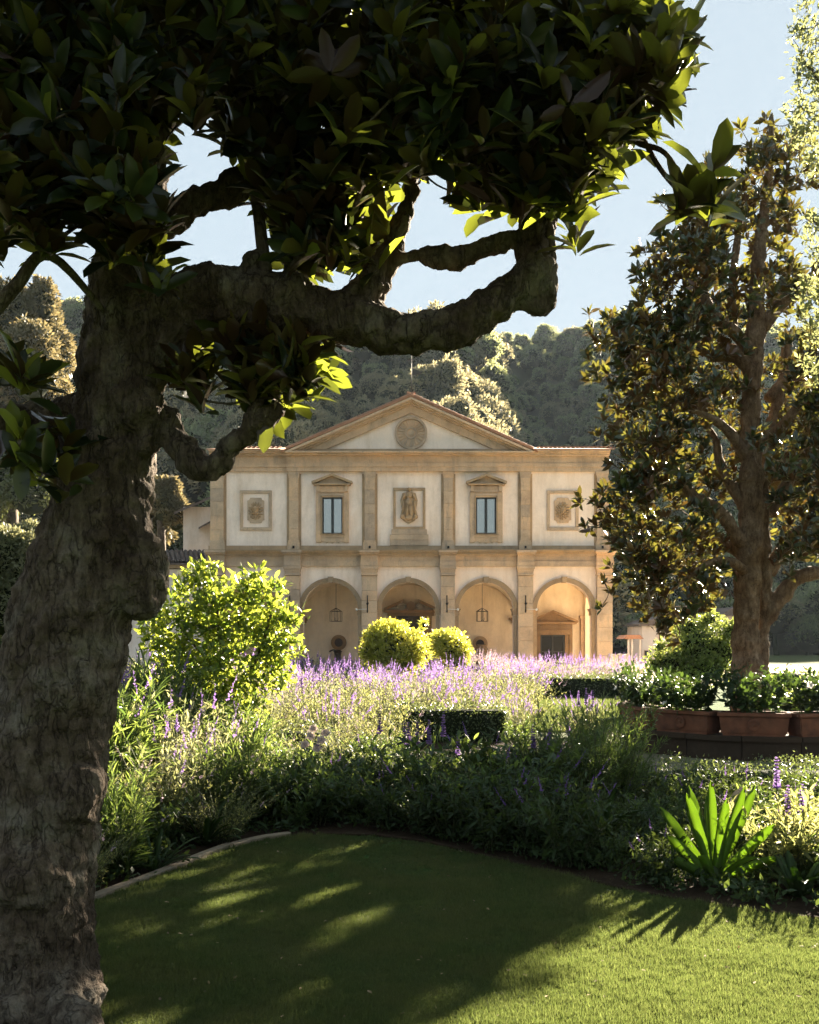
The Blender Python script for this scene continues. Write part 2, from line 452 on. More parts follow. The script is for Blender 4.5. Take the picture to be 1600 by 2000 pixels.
# grass: tufts of real blades
def tuft(n, h, spread, lean=.35):
    base = rng.uniform(-spread, spread, (n, 3)); base[:, 2] = 0
    D = norm(np.stack([rng.normal(0, lean, n), rng.normal(0, lean, n), np.ones(n)], 1))
    U = rdir(n); U[:, 2] = 0
    hh = h * rng.uniform(.5, 1.15, n)
    Mx = frames(D, U, hh, rng.uniform(.08, .14, n))
    return merge(BLADE, Mx, base)
M['grass'] = leafmat('grass_blade', (.046, .074, .024), trans=(.19, .225, .062), trans2=(.10, .135, .03), tfac=.45, rough=.5, var=.35, spec=.3, scale=1.5, hue=(2.2, (.09, .088, .035)))
gp = []
for k in range(4):
    A = Acc(); A.add(*tuft(40, .030, .03)); gp.append(A.mesh('grass_tuft', [M['grass']]))
n = 90000
d = 1 / rng.uniform(1 / 9.2, 1 / 3.6, n); gx = (rng.uniform(-160, 2050, n) - 800) / FPX * d
ok = inpoly(gx, d, LAWN); gx, d = gx[ok], d[ok]; n = len(gx)
keep = rng.uniform(size=n) < 1
s = rng.uniform(.7, 1.35, n)
scatter_gn('grass', np.stack([gx, d, np.full(n, .003)], 1), np.stack([np.zeros(n), np.zeros(n), rng.uniform(0, 6.28, n)], 1), np.stack([s, s, s * rng.uniform(.6, 1.25, n) * (1 + .35 * np.sin(gx * 3.1 + np.sin(d * 2.3) * 2) * np.sin(d * 2.7 + gx))], 1), gp, None)
tag(bpy.data.objects['grass'], 'short mown lawn grass crossed by long tree shadows', 'grass', kind='stuff')

M['dry_leaf'] = leafmat('dry_leaf_bit', (.30, .21, .12), trans=(.3, .2, .1), tfac=.15, rough=.8, var=.5)
n = 260; ly = 1 / rng.uniform(1 / 8.6, 1 / 3.8, n); lx = (rng.uniform(150, 1700, n) - 800) / FPX * ly; ok = inpoly(lx, ly, LAWN); lx, ly = lx[ok], ly[ok]; n = len(lx)
A = Acc(); A.add(*merge(LEAF_L, frames(rdir(n) * np.array([1, 1, .25]), rdir(n, 3), rng.uniform(.012, .034, n), 1.3), np.stack([lx, ly, np.full(n, .028)], 1)))
tag(link('fallen_leaf_bits', A.mesh('fallen_leaf_bits', [M['dry_leaf']])), 'small dry leaf bits lying scattered on the mown lawn', 'leaf litter', kind='stuff')

# lawn kerb: pale stones along the left side
def kerb_run(pts, name, mat, parent, w=.07, h0=-.05, h1=.045, seglen=.62):
    pts = np.asarray(pts); L = np.concatenate([[0], np.cumsum(np.linalg.norm(np.diff(pts, axis=0), axis=1))])
    n = max(1, int(L[-1] / seglen))
    for i in range(n):
        a = L[-1] * i / n + .006; b = L[-1] * (i + 1) / n - .006
        ss = np.linspace(a, b, 4)
        q = np.stack([np.interp(ss, L, pts[:, 0]), np.interp(ss, L, pts[:, 1])], 1)
        t = norm(np.gradient(q, axis=0)); nn = np.stack([-t[:, 1], t[:, 0]], 1)
        bm = bmesh.new(); rows = []
        dz = random.uniform(-.008, .008)
        for p, v in zip(q, nn):
            o0 = p; o1 = p + v * w
            rows.append([bm.verts.new((o0[0], o0[1], h0)), bm.verts.new((o0[0], o0[1], h1 + dz - .008)), bm.verts.new((o0[0] + v[0] * .01, o0[1] + v[1] * .01, h1 + dz)), bm.verts.new((o1[0] - v[0] * .01, o1[1] - v[1] * .01, h1 + dz)), bm.verts.new((o1[0], o1[1], h1 + dz - .008)), bm.verts.new((o1[0], o1[1], h0))])
        for r0, r1 in zip(rows, rows[1:]):
            for k in range(5): bm.faces.new((r0[k], r0[k + 1], r1[k + 1], r1[k]))
        bm.faces.new(rows[0]); bm.faces.new(rows[-1][::-1])
        from_bm(name, bm, mat, parent)
kb = empty('lawn_kerb', (0, 0, 0))
tag(kb, 'pale stone kerb along the left side of the lawn below the tall bed', 'kerb')
M['kerb_stone'] = stone_mat('worn_kerb_stone', (.27, .22, .16), .35)
kerb_run(LAWN_EDGE[:25], 'kerb_stone', M['kerb_stone'], kb)
kb2 = empty('bed_edging', (0, 0, 0))
tag(kb2, 'dark low edging between the lawn and the shaded bed on the right', 'edging')
kerb_run(LAWN_EDGE[26:], 'edging_board', M['soil'], kb2, w=.035, h1=.03, seglen=1.2)
# ------------------------------------------------------------------ the villa (facade plane at y = 50, 40 photo pixels to the metre)
FY = 50.0
villa = empty('villa', (0, FY, 0))
tag(villa, 'cream Renaissance villa with sandstone pilasters, arched loggia and pediment', 'building')
inv = Matrix.Translation((0, -FY, 0))
def vb(name, mat, x0, x1, dy0, dy1, y0, y1, parent=villa, bev=0.0):
    """box on the villa: pixel columns x0..x1, pixel rows y0 (top)..y1, depth dy0..dy1 behind the wall face"""
    return box_ob(name, mat, parent, XB(x0), XB(x1), dy0, dy1, ZB(y1), ZB(y0), bev)
def vbs(name, mat, lst, parent=villa, bev=0.0):
    bm = bmesh.new()
    for x0, x1, dy0, dy1, y0, y1 in lst: box(bm, XB(x0), XB(x1), dy0, dy1, ZB(y1), ZB(y0), bev)
    return from_bm(name, bm, mat, parent)

GROUND_PX = 1318
# upper wall as panels with window openings
def wall_with_hole(name, mat, x0, x1, y0, y1, hx0, hx1, hy0, hy1, d0, d1, parent=villa):
    vbs(name, mat, [(x0, hx0, d0, d1, y0, y1), (hx1, x1, d0, d1, y0, y1), (hx0, hx1, d0, d1, y0, hy0), (hx0, hx1, d0, d1, hy1, y1)], parent)
pil_u = [(412, 440), (563, 586), (710, 735), (864, 887), (1014, 1037), (1163, 1188)]
pil_l = [(408, 441), (557, 588), (706, 738), (860, 889), (1010, 1041), (1163, 1195)]
wall_u = (890, 1080)
for i in range(5):
    x0 = (pil_u[i][0] + pil_u[i][1]) / 2; x1 = (pil_u[i + 1][0] + pil_u[i + 1][1]) / 2
    if i == 0: x0 = 414
    if i == 4: x1 = 1186
    if i in (1, 3):
        cx = 649.5 if i == 1 else 949.5
        wall_with_hole('wall', M['plaster'], x0, x1, *wall_u, cx - 20, cx + 20, 971, 1043, 0, .5)
    else:
        vb('wall', M['plaster'], x0, x1, 0, .5, *wall_u)

# pilasters out of separate blocks
def pilaster(x0, x1, ytop, ybot, proud, sides=True, n=5, outer=0):
    ys = [ytop]
    for k in range(n - 1): ys.append(ytop + (ybot - ytop) * (k + 1 + random.uniform(-.2, .2)) / n)
    ys.append(ybot)
    for a, b in zip(ys, ys[1:]):
        vb('stone_block', M['stone'], x0 + random.uniform(-.08, .08), x1 + random.uniform(-.08, .08), -proud + random.uniform(-.006, .006), .05, a + .12, b - .12, bev=.008)
for i, (a, b) in enumerate(pil_u):
    edge = 3.2
    xl, xr = (a, b - 2) if i == 0 else ((a + 2, b) if i == 5 else (a + 2.5, b - 2.5))
    pilaster(xl, xr, 934, 1056, .16, n=5)
    # side margins slightly behind the shaft
    if i > 0: vb('margin', M['stone_grey'], a - 2.5, a + 2.5, -.05, .06, 926, 1066)
    if i < 5: vb('margin', M['stone_grey'], b - 2.5, b + 2.5, -.05, .06, 926, 1066)
    vbs('capital', M['stone'], [(a, b, -.2, .05, 922, 926.5), (a + 1, b - 1, -.18, .05, 926.5, 930), (a + 1.6, b - 1.6, -.16, .05, 930, 934)])
    vbs('pedestal', M['stone'], [(a + 1, b - 1, -.2, .05, 1056, 1060), (a - .5, b + .5, -.23, .05, 1060, 1075)])
    if 0 < i < 6:
        bm = bmesh.new(); lathe(bm, [(.05, 0), (.05, .12), (.0001, .12)], 10, (XB((a + b) / 2), -.26, ZB(1072)))
        from_bm('bolt', bm, M['iron'], villa)

# upper entablature (sides, then the centre that stands forward)
def cornice(name, mat, x0, x1, rows):
    vbs(name, mat, [(x0 - e, x1 + e, -p, .3, a, b) for a, b, p, e in rows])
side_rows = [(882, 885.5, .62, 7), (885.5, 888.5, .5, 5), (888.5, 892, .36, 3), (892, 906, .15, 0), (906, 913.5, .19, 1), (913.5, 921.9, .14, 0)]
for xa, xb in ((412, 560.5), (1039.5, 1188)):
    cornice('entablature', M['stone'], xa, xb, [(a, b, p, 0) for a, b, p, e in side_rows])
n_blk = 7
cent_rows = [(878, 886, .20, 0), (886, 888.8, .72, 2.2), (888.8, 892.2, .5, 1.5), (892.2, 906, .25, 0), (906, 913.5, .29, 0), (913.5, 921.9, .24, 0)]
xs = [561] + [561 + (1039 - 561) * (k + random.uniform(-.15, .15)) / n_blk for k in range(1, n_blk)] + [1039]
for a_, b_ in zip(xs, xs[1:]):
    vbs('entablature', M['stone'], [(a_ + .1, b_ - .1, -p, .3, a, b) for a, b, p, e in cent_rows[1:]])
vb('tympanum_sill', M['stone_grey'], 600, 1003, -.22, .3, 878.2, 885.8)
# pediment
apex = (803, 779); lf = (555, 885.8); rf = (1045, 885.8)
def vpoly(name, mat, pts, d0, d1):
    bm = bmesh.new(); prism(bm, [(XB(x), ZB(y)) for x, y in pts], d0, d1); return from_bm(name, bm, mat, villa)
vpoly('tympanum', M['plaster'], [(610, 885.5), (995, 885.5), (803, 796)], 0, .4)
def rake(name, mat, t0, t1, proud):
    """band between two offsets below the roof line, both slopes"""
    for foot, sgn in ((lf, -1), (rf, 1)):
        L = math.hypot(foot[0] - apex[0], foot[1] - apex[1]); k = L / abs(foot[0] - apex[0])
        a0 = (apex[0], apex[1] + t0 * k); a1 = (apex[0], apex[1] + t1 * k)
        sl = (foot[1] - apex[1]) / abs(foot[0] - apex[0])
        yb = 885.8
        def xat(t): return apex[0] + sgn * (yb - apex[1] - t * k) / sl
        pts = [a0, (xat(t0), yb), (xat(t1), yb), a1]
        vpoly(name, mat, pts, -proud, .38)
rake('raking_cornice', M['stone'], 2.2, 6.5, .70)
rake('raking_cornice', M['stone'], 6.6, 9.5, .5)
rake('raking_cornice', M['stone'], 9.6, 12.5, .32)
rake('raking_frieze', M['stone'], 12.6, 26, .2)
# sun disc in the tympanum
def disc(bm, cx, cz, r0, r1, y0, y1, seg=48):
    for k in range(seg):
        a0 = 2 * math.pi * k / seg; a1 = 2 * math.pi * (k + 1) / seg
        pts = [(cx + r1 * math.cos(a0), cz + r1 * math.sin(a0)), (cx + r1 * math.cos(a1), cz + r1 * math.sin(a1)), (cx + r0 * math.cos(a1), cz + r0 * math.sin(a1)), (cx + r0 * math.cos(a0), cz + r0 * math.sin(a0))]
        prism(bm, pts, y0, y1)
rc = (XB(803), ZB(846.5))
bm = bmesh.new(); disc(bm, *rc, .68, .79, -.16, .02)
ro = from_bm('roundel', bm, M['stone'], villa)
bm = bmesh.new(); disc(bm, *rc, .22, .29, -.11, .02); from_bm('inner_ring', bm, M['stone'], ro)
bm = bmesh.new(); disc(bm, *rc, .001, .68, -.05, .02, 32); from_bm('disc', bm, M['stone'], ro)
for k in range(24):
    a = 2 * math.pi * k / 24
    bm = bmesh.new(); p = []
    for rr, hw in ((.31, .018), (.5, .042), (.64, .05), (.655, .0)):
        p.append((rr, hw))
    pts = [(r_, h_) for r_, h_ in p] + [(r_, -h_) for r_, h_ in p[::-1][1:]]
    pts = [(rc[0] + x * math.cos(a) - z * math.sin(a), rc[1] + x * math.sin(a) + z * math.cos(a)) for x, z in pts]
    prism(bm, pts, -.10, -.05); from_bm('ray', bm, M['stone'], ro)
bm = bmesh.new(); disc(bm, *rc, .0005, .13, -.09, -.04, 24); from_bm('boss', bm, M['stone'], ro)

# string course between the floors
for x0, x1 in zip([408, 557 + 15, 722, 875, 1025], [557 + 15, 722, 875, 1025, 1192]):
    vbs('string_course', M['stone_grey'], [(x0 + .1, x1 - .1, -.10, .3, 1066, 1075.2), (x0 + .1, x1 - .1, -.55, .3, 1077, 1080), (x0 + .1, x1 - .1, -.46, .3, 1080, 1083)])
    vbs('frieze', M['stone'], [(x0 + .1, x1 - .1, -.30, .3, 1083, 1086), (x0 + .1, x1 - .1, -.15, .3, 1086, 1096), (x0 + .1, x1 - .1, -.19, .3, 1096, 1106.5)])
vb('ledge', M['stone_grey'], 405, 1195, -.62, .3, 1075.3, 1077)
# lower pilasters with capitals, breaking the string course forward
for i, (a, b) in enumerate(pil_l):
    vbs('capital', M['stone'], [(a - 4, b + 4, -.74, -.3, 1076.9, 1081), (a - 2.5, b + 2.5, -.6, -.2, 1081, 1084.5), (a - .5, b + .5, -.42, .0, 1084.5, 1098), (a - 1, b + 1, -.46, .0, 1098, 1106.5),
        (a - 1.6, b + 1.6, -.48, .0, 1107, 1112), (a, b, -.42, 0, 1112, 1117), (a + .8, b - .8, -.38, .0, 1117, 1122), (a, b, -.42, 0, 1122, 1124.5)])
    pilaster(a + 1, b - 1, 1125, 1300, .34, n=7)
    vb('pilaster_base', M['stone_grey'], a - 1.5, b + 1.5, -.44, .02, 1300, GROUND_PX - .2, bev=.02)

# arcade
ARC = [490, 646, 797.5, 949.5, 1102]; AR = 54 / 40; SPR = 1191; PIERW = .62
def arch_wall(parent, name, mat, x0, x1, ztop, cx, r, zs, d0, d1, seg=28, z0=0.0):
    bm = bmesh.new()
    def quad(ax, az, bx, bz, t0, t1):
        prism(bm, [(ax, az), (bx, bz), (bx, t1), (ax, t0)], d0, d1)
    prism(bm, [(x0, z0), (cx - r, z0), (cx - r, ztop), (x0, ztop)], d0, d1)
    prism(bm, [(cx + r, z0), (x1, z0), (x1, ztop), (cx + r, ztop)], d0, d1)
    for k in range(seg):
        a0 = math.pi - math.pi * k / seg; a1 = math.pi - math.pi * (k + 1) / seg
        prism(bm, [(cx + r * math.cos(a0), zs + r * math.sin(a0)), (cx + r * math.cos(a1), zs + r * math.sin(a1)), (cx + r * math.cos(a1), ztop), (cx + r * math.cos(a0), ztop)], d0, d1)
    bmesh.ops.remove_doubles(bm, verts=bm.verts[:], dist=1e-5)
    # drop inner shared faces
    seen = {}
    for f in bm.faces:
        key = tuple(sorted(v.index for v in f.verts)); seen.setdefault(key, []).append(f)
    bad = [f for fs in seen.values() if len(fs) > 1 for f in fs]
    if bad: bmesh.ops.delete(bm, geom=bad, context='FACES_ONLY')
    return from_bm(name, bm, mat, parent)
zs = ZB(SPR); zt = ZB(1107)
bx = [XB(408)] + [XB((a + b) / 2) for a, b in pil_l[1:5]] + [XB(1193)]
for i, cpx in enumerate(ARC):
    cx = XB(cpx)
    arch_wall(villa, 'arcade_wall', M['plaster'], bx[i], bx[i + 1], zt + .3, cx, AR, zs, 0, PIERW)
    # archivolt
    bm = bmesh.new()
    for r0, r1, pr in ((AR - .012, AR + .07, .05), (AR + .07, AR + .15, .08), (AR + .15, AR + .21, .12)):
        for k in range(32):
            a0 = math.pi * k / 32; a1 = math.pi * (k + 1) / 32
            prism(bm, [(cx + r0 * math.cos(a0), zs + r0 * math.sin(a0)), (cx + r1 * math.cos(a0), zs + r1 * math.sin(a0)), (cx + r1 * math.cos(a1), zs + r1 * math.sin(a1)), (cx + r0 * math.cos(a1), zs + r0 * math.sin(a1))], -pr, .06)
    from_bm('archivolt', bm, M['stone_grey'], villa)
    bm = bmesh.new(); prism(bm, [(cx - .1, zs + AR - .03), (cx + .1, zs + AR - .03), (cx + .14, zs + AR + .26), (cx - .14, zs + AR + .26)], -.17, .3)
    from_bm('keystone', bm, M['stone_grey'], villa)
    for s in (-1, 1):
        e = cx + s * AR
        bm = bmesh.new()
        for q0, q1, w_ in ((-.02, .05, .09), (.05, .10, .12), (-.22, -.02, .05)):
            xa, xb = sorted((e - s * .045 * (w_ / .05), e + s * .20)); box(bm, xa, xb, -w_, PIERW + .02, zs + q0 - .05, zs + q1 - .05)
        from_bm('impost', bm, M['stone_grey'], villa)
        xa, xb = sorted((e - s * .012, e + s * .17)); box_ob('jamb', M['stone_grey'], villa, xa, xb, -.055, .05, 0.0, zs - .275)

# loggia interior
LD = 4.3; BW = PIERW + LD
box_ob('loggia_floor', M['stone_pale'], villa, XB(405), XB(1197), -.9, BW, 0.0, .09)
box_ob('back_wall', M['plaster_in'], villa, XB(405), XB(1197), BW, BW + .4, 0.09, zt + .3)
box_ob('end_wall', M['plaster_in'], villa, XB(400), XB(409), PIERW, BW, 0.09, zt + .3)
zv = ZB(1203)
for i in range(5):
    x0, x1 = bx[i], bx[i + 1]; w = x1 - x0; NX = NY = 26
    V = []; F = []; T = []
    for a in range(NX + 1):
        for b in range(NY + 1):
            u = 2 * a / NX - 1; v = 2 * b / NY - 1
            h = max(math.sqrt(max(0, 1 - u * u)), math.sqrt(max(0, 1 - v * v))) * (w / 2 - .12)
            V.append((x0 + w * a / NX, PIERW + LD * b / NY, zv + h))
    for a in range(NX):
        for b in range(NY):
            k = a * (NY + 1) + b; F += [k, k + 1, k + NY + 2, k + NY + 1]; T.append(4)
    link('vault', np_mesh('vault', V, F, T), villa, M['plaster_in'])
    # consoles where the vault springs from the back wall
    if i < 4:
        bm = bmesh.new(); X = x1
        for w_, z0_, z1_, o_ in ((.30, -.06, 0.02, .34), (.24, -.14, -.06, .28), (.17, -.26, -.14, .2), (.09, -.40, -.26, .1)):
            box(bm, X - w_, X + w_, BW - o_, BW + .02, zv + z0_, zv + z1_)
        from_bm('console', bm, M['stone_in'], villa)
# open east end: arch in the side wall, light falls in through it
ob = arch_wall(villa, 'side_arch', M['plaster_in'], 0, LD + .3, zt + .3, (LD + .3) / 2, 1.45, zs, 0, .5)
ob.rotation_euler = (0, 0, R(90)); ob.location = (XB(1193), PIERW - .02, 0)
for dy in (.25, LD - .3):
    box_ob('inner_pilaster', M['stone'], villa, XB(1193) - .68, XB(1193) - .5, PIERW + dy, PIERW + dy + .4, .09, zv - .05)
    box_ob('inner_capital', M['stone'], villa, XB(1193) - .74, XB(1193) - .5, PIERW + dy - .06, PIERW + dy + .46, zv - .05, zv + .12)

def bpx(px): return (px - 800) / FPX * (FY + BW)
def bpz(py): return EYE - (py - 1250) / FPX * (FY + BW)
# pedimented door at the right
dr = empty('door_surround', (0, 0, 0)); dr.parent = villa
def q(name, mat, x0, x1, d0, d1, y0, y1, parent, bev=0.0):
    return box_ob(name, mat, parent, bpx(x0), bpx(x1), BW - d0, BW - d1, bpz(y1), bpz(y0), bev)
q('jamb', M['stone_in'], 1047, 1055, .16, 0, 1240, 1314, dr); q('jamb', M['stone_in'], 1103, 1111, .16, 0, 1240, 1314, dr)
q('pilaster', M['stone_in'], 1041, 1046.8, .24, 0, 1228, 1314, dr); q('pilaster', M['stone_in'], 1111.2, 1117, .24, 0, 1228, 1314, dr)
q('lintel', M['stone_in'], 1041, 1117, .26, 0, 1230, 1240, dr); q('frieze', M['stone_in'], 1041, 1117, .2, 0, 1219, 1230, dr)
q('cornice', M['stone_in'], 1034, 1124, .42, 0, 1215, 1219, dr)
bm = bmesh.new()
prism(bm, [(bpx(1032), bpz(1215)), (bpx(1126), bpz(1215)), (bpx(1126), bpz(1213.4)), (bpx(1079), bpz(1193)), (bpx(1032), bpz(1213.4))], BW - .2, BW)
from_bm('tympanum', bm, M['stone_in'], dr)
for s in (-1, 1):
    bm = bmesh.new(); prism(bm, [(bpx(1079), bpz(1192)), (bpx(1079), bpz(1197)), (bpx(1079 + s * 47), bpz(1216.5)), (bpx(1079 + s * 49), bpz(1213))], BW - .45, BW - .2)
    from_bm('raking_cornice', bm, M['stone_in'], dr)
gd = empty('glass_door', (0, 0, 0)); gd.parent = villa
q('pane', M['dark_glass'], 1056, 1102, .03, .01, 1241, 1312, gd)
for a, b in ((1055, 1058), (1077.5, 1080.5), (1100, 1103)): q('stile', M['window_frame'], a, b, .09, .031, 1240, 1313, gd)
for a, b in ((1240, 1243), (1272, 1273.6), (1308, 1313)): q('rail', M['window_frame'], 1058.1, 1099.9, .085, .031, a, b, gd)
# big central portal with broken pediment
po = empty('portal', (0, 0, 0)); po.parent = villa
q('door_leaf', M['dark_wood'], 775, 829, .06, .0, 1203, 1314, po)
for a in (776, 803.5):
    for r0, r1 in ((1206, 1232), (1235, 1272), (1275, 1310)): q('door_panel', M['dark_wood'], a + 3, a + 22, .1, .06, r0, r1, po, .02)
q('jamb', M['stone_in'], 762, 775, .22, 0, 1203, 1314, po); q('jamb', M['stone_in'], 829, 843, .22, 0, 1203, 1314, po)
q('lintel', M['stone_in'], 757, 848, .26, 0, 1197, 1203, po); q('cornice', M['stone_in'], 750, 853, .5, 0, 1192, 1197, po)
for s, c_ in ((-1, 803), (1, 803)):
    bm = bmesh.new(); prism(bm, [(bpx(c_ + s * 14), bpz(1171)), (bpx(c_ + s * 17), bpz(1178)), (bpx(c_ + s * 52), bpz(1193)), (bpx(c_ + s * 52), bpz(1188))], BW - .55, BW)
    from_bm('broken_cornice', bm, M['stone_in'], po)
bm = bmesh.new()
prism(bm, [(bpx(797), bpz(1191.8)), (bpx(794), bpz(1182)), (bpx(797), bpz(1177)), (bpx(803), bpz(1174)), (bpx(809), bpz(1177)), (bpx(812), bpz(1182)), (bpx(809), bpz(1191.8))], BW - .4, BW)
from_bm('cartouche', bm, M['stone_in'], po)
for s in (-1, 1):
    pts = []
    for t in np.linspace(0, 1, 14):
        a = t * 4.2; r_ = .32 * (1 - t * .8); pts.append((bpx(803) + s * (.42 + r_ * math.cos(a)), BW - .18, bpz(1186) + r_ * math.sin(a) * .8))
    V, l, t_ = tube_np(pts, np.linspace(.07, .03, 14), 6); me = np_mesh('scroll', V, l, t_, True); link('scroll', me, po, M['stone_pale'])

# niches and things standing in the loggia
def niche(cxp, cyp, rp, dark):
    bm = bmesh.new(); disc(bm, bpx(cxp), bpz(cyp), rp * .55 / 36.4, rp / 36.4, BW - .22, BW + .01, 28)
    nb = from_bm('oculus_frame', bm, M['stone_in'] if dark else M['stone_grey'], villa)
    bm = bmesh.new(); disc(bm, bpx(cxp), bpz(cyp), .0005, rp * .56 / 36.4, BW - .05, BW, 20)
    from_bm('oculus', bm, M['dark_wood'], nb)
niche(662, 1255, 15, True); niche(937.5, 1257, 14.5, False)

# windows of the upper floor
def window(cx):
    w = empty('window', (0, 0, 0)); w.parent = villa
    def g(name, mat, x0, x1, d0, d1, y0, y1, bev=0.0): return box_ob(name, mat, w, XB(cx + x0), XB(cx + x1), d0, d1, ZB(y1), ZB(y0), bev)
    g('frame', M['stone'], -32, -22.5, -.13, .05, 962, 1060, .01); g('frame', M['stone'], 22.5, 32, -.13, .05, 962, 1060, .01)
    g('frame', M['stone'], -22.4, 22.4, -.13, .05, 962, 969.5, .01); g('frame', M['stone'], -22.4, 22.4, -.12, .05, 1045, 1051, .01)
    for s in (-1, 1): g('frame', M['stone_grey'], s * 21.25 - 1.2, s * 21.25 + 1.2, -.18, .2, 969.6, 1044.9)
    g('lintel', M['stone'], -30, 30, -.2, .05, 950.5, 961.9); g('console', M['stone'], -31, -24, -.27, .05, 949.4, 961, .01); g('console', M['stone'], 24, 31, -.27, .05, 949.4, 961, .01)
    g('cornice', M['stone_grey'], -36, 36, -.4, .05, 946.5, 949.3, .01)
    for s in (-1, 1):
        bm = bmesh.new(); prism(bm, [(XB(cx), ZB(927)), (XB(cx), ZB(931.5)), (XB(cx + s * 37), ZB(946.5)), (XB(cx + s * 39.5), ZB(945)), (XB(cx + s * 39.5), ZB(942))], -.42, .05)
        from_bm('pediment_cornice', bm, M['stone_grey'], w)
    bm = bmesh.new(); prism(bm, [(XB(cx), ZB(931)), (XB(cx + 33), ZB(946.4)), (XB(cx - 33), ZB(946.4))], -.16, .05); from_bm('pediment', bm, M['stone'], w)
    # scalloped apron
    pts = [(-31, 1051.2), (31, 1051.2), (31, 1059), (24, 1060)]
    for t in np.linspace(0, 1, 17): pts.append((24 - 48 * t, 1060 - 3.5 * abs(math.sin(t * math.pi * 4)) + 2.0 * math.sin(t * math.pi)))
    pts.append((-31, 1059))
    bm = bmesh.new(); prism(bm, [(XB(cx + x), ZB(y)) for x, y in pts], -.09, .05); from_bm('apron', bm, M['stone'], w)
    g('sill', M['stone_grey'], -24, 24, -.2, .1, 1043.2, 1045)
    # sashes
    for s in (-1, 1):
        g('pane', M['glass'], min(s * 1.2, s * 18.8), max(s * 1.2, s * 18.8), .12, .135, 972, 1041)
    for a, b in ((-20, -17), (-2.7, 2.7), (17, 20)): g('sash', M['window_frame'], a, b, .06, .119, 971, 1043)
    for a, b in ((971, 974), (1040, 1043)):
        for x0, x1 in ((-16.9, -2.8), (2.8, 16.9)): g('sash', M['window_frame'], x0, x1, .062, .118, a, b)
    g('room_back', M['dark_wood'], -20, 20, .3, .32, 971, 1043)
window(649.5); window(949.5)

# framed lion reliefs
def lion(cx):
    w = empty('lion_relief', (0, 0, 0)); w.parent = villa
    cy_ = 997
    for a, b, c_, d_ in ((-31, 31, 958, 964), (-31, 31, 1030, 1036), (-31, -25, 964.1, 1029.9), (25, 31, 964.1, 1029.9)):
        box_ob('moulding', M['stone'], w, XB(cx + a), XB(cx + b), -.08, .05, ZB(d_), ZB(c_), .012)
    hw, hh, k = 16.5, 24.5, 5.5; pts = []
    for sx, sy, a0 in ((1, 1, 180), (-1, 1, 270), (-1, -1, 0), (1, -1, 90)):
        for t in range(5):
            a = R(a0 + (-1) * t * 22.5 + 90) if False else None
        cxx, cyy = sx * hw, sy * hh
        angs = {(1, 1): (270, 180), (-1, 1): (0, -90), (-1, -1): (90, 0), (1, -1): (180, 90)}[(sx, sy)]
        for t in np.linspace(angs[0], angs[1], 5): pts.append((cxx + k * math.cos(R(t)), cyy + k * math.sin(R(t))))
    pts = sorted(pts, key=lambda p: math.atan2(p[1] / hh, p[0] / hw))
    bm = bmesh.new(); prism(bm, [(XB(cx + x), ZB(cy_ - y)) for x, y in pts], -.06, .04); from_bm('cartouche', bm, M['stone'], w)
    # lion head: mane of locks, brow, muzzle, eyes
    bm = bmesh.new()
    def blob(x, y, rx, ry, dep, tilt=0):
        m4 = Matrix.Translation((XB(cx + x), -.06, ZB(cy_ + y))) @ Matrix.Rotation(tilt, 4, 'Y') @ Matrix.Diagonal((rx / 40, dep, ry / 40, 1))
        bmesh.ops.create_icosphere(bm, subdivisions=2, radius=1, matrix=m4)
    for ring, (rad, n_, s_) in enumerate(((12.5, 16, 3.0), (9.5, 13, 3.0))):
        for i in range(n_):
            a = 2 * math.pi * i / n_ + ring * .2
            blob(rad * math.sin(a) * .88, 1 - rad * math.cos(a) * 1.12, 1.7, 4.2, .07 + ring * .03, a + random.uniform(-.4, .4))
    from_bm('mane', bm, M['stone_grey'], w, smooth=True)
    bm = bmesh.new()
    blob(0, -1, 7, 8.5, .15); blob(0, 2.5, 2.4, 5.5, .22); blob(-3, 6.5, 3.3, 2.6, .2); blob(3, 6.5, 3.3, 2.6, .2); blob(0, 10, 3, 2, .15)
    blob(-3.6, -4, 3, 1.2, .18, .3); blob(3.6, -4, 3, 1.2, .18, -.3)
    hd = from_bm('head', bm, M['stone_grey'], w, smooth=True)
    bm = bmesh.new(); blob(-3.4, -1.6, 1.2, 1, .17); blob(3.4, -1.6, 1.2, 1, .17); blob(0, 9, 2.4, .9, .18); from_bm('eyes_and_mouth', bm, M['stone_in'], hd, smooth=True)  # darker stone puts the shade of the carved hollows into the colour
lion(500); lion(1099)

# coat of arms panel
ca = empty('coat_of_arms', (0, 0, 0)); ca.parent = villa
for a, b, c_, d_ in ((768, 831, 953, 958), (768, 831, 1029, 1034), (768, 773, 958.1, 1028.9), (826, 831, 958.1, 1028.9)):
    box_ob('moulding', M['stone_grey'], ca, XB(a), XB(b), -.08, .05, ZB(d_), ZB(c_), .01)
for a, b in ((1034.2, 1044), (1044.3, 1055), (1055.3, 1066)):
    box_ob('stone_block', M['stone'], ca, XB(762 + (3 if a < 1040 else 0)), XB(837 - (3 if a < 1040 else 0)), -.14, .05, ZB(b), ZB(a), .01)
bm = bmesh.new()
sh = [(-13, -26), (0, -30), (13, -26), (17, -12), (14, 6), (17, 18), (10, 28), (0, 33), (-10, 28), (-17, 18), (-14, 6), (-17, -12)]
prism(bm, [(XB(799 + x), ZB(990 + y)) for x, y in sh], -.16, .03); from_bm('shield', bm, M['stone_grey'], ca)
bm = bmesh.new()
def rb_(x, y, rx, ry, dp, tilt=0.0):
    m4 = Matrix.Translation((XB(799 + x), -.15, ZB(990 + y))) @ Matrix.Rotation(tilt, 4, 'Y') @ Matrix.Diagonal((rx / 40, dp, ry / 40, 1))
    bmesh.ops.create_icosphere(bm, subdivisions=2, radius=1, matrix=m4)
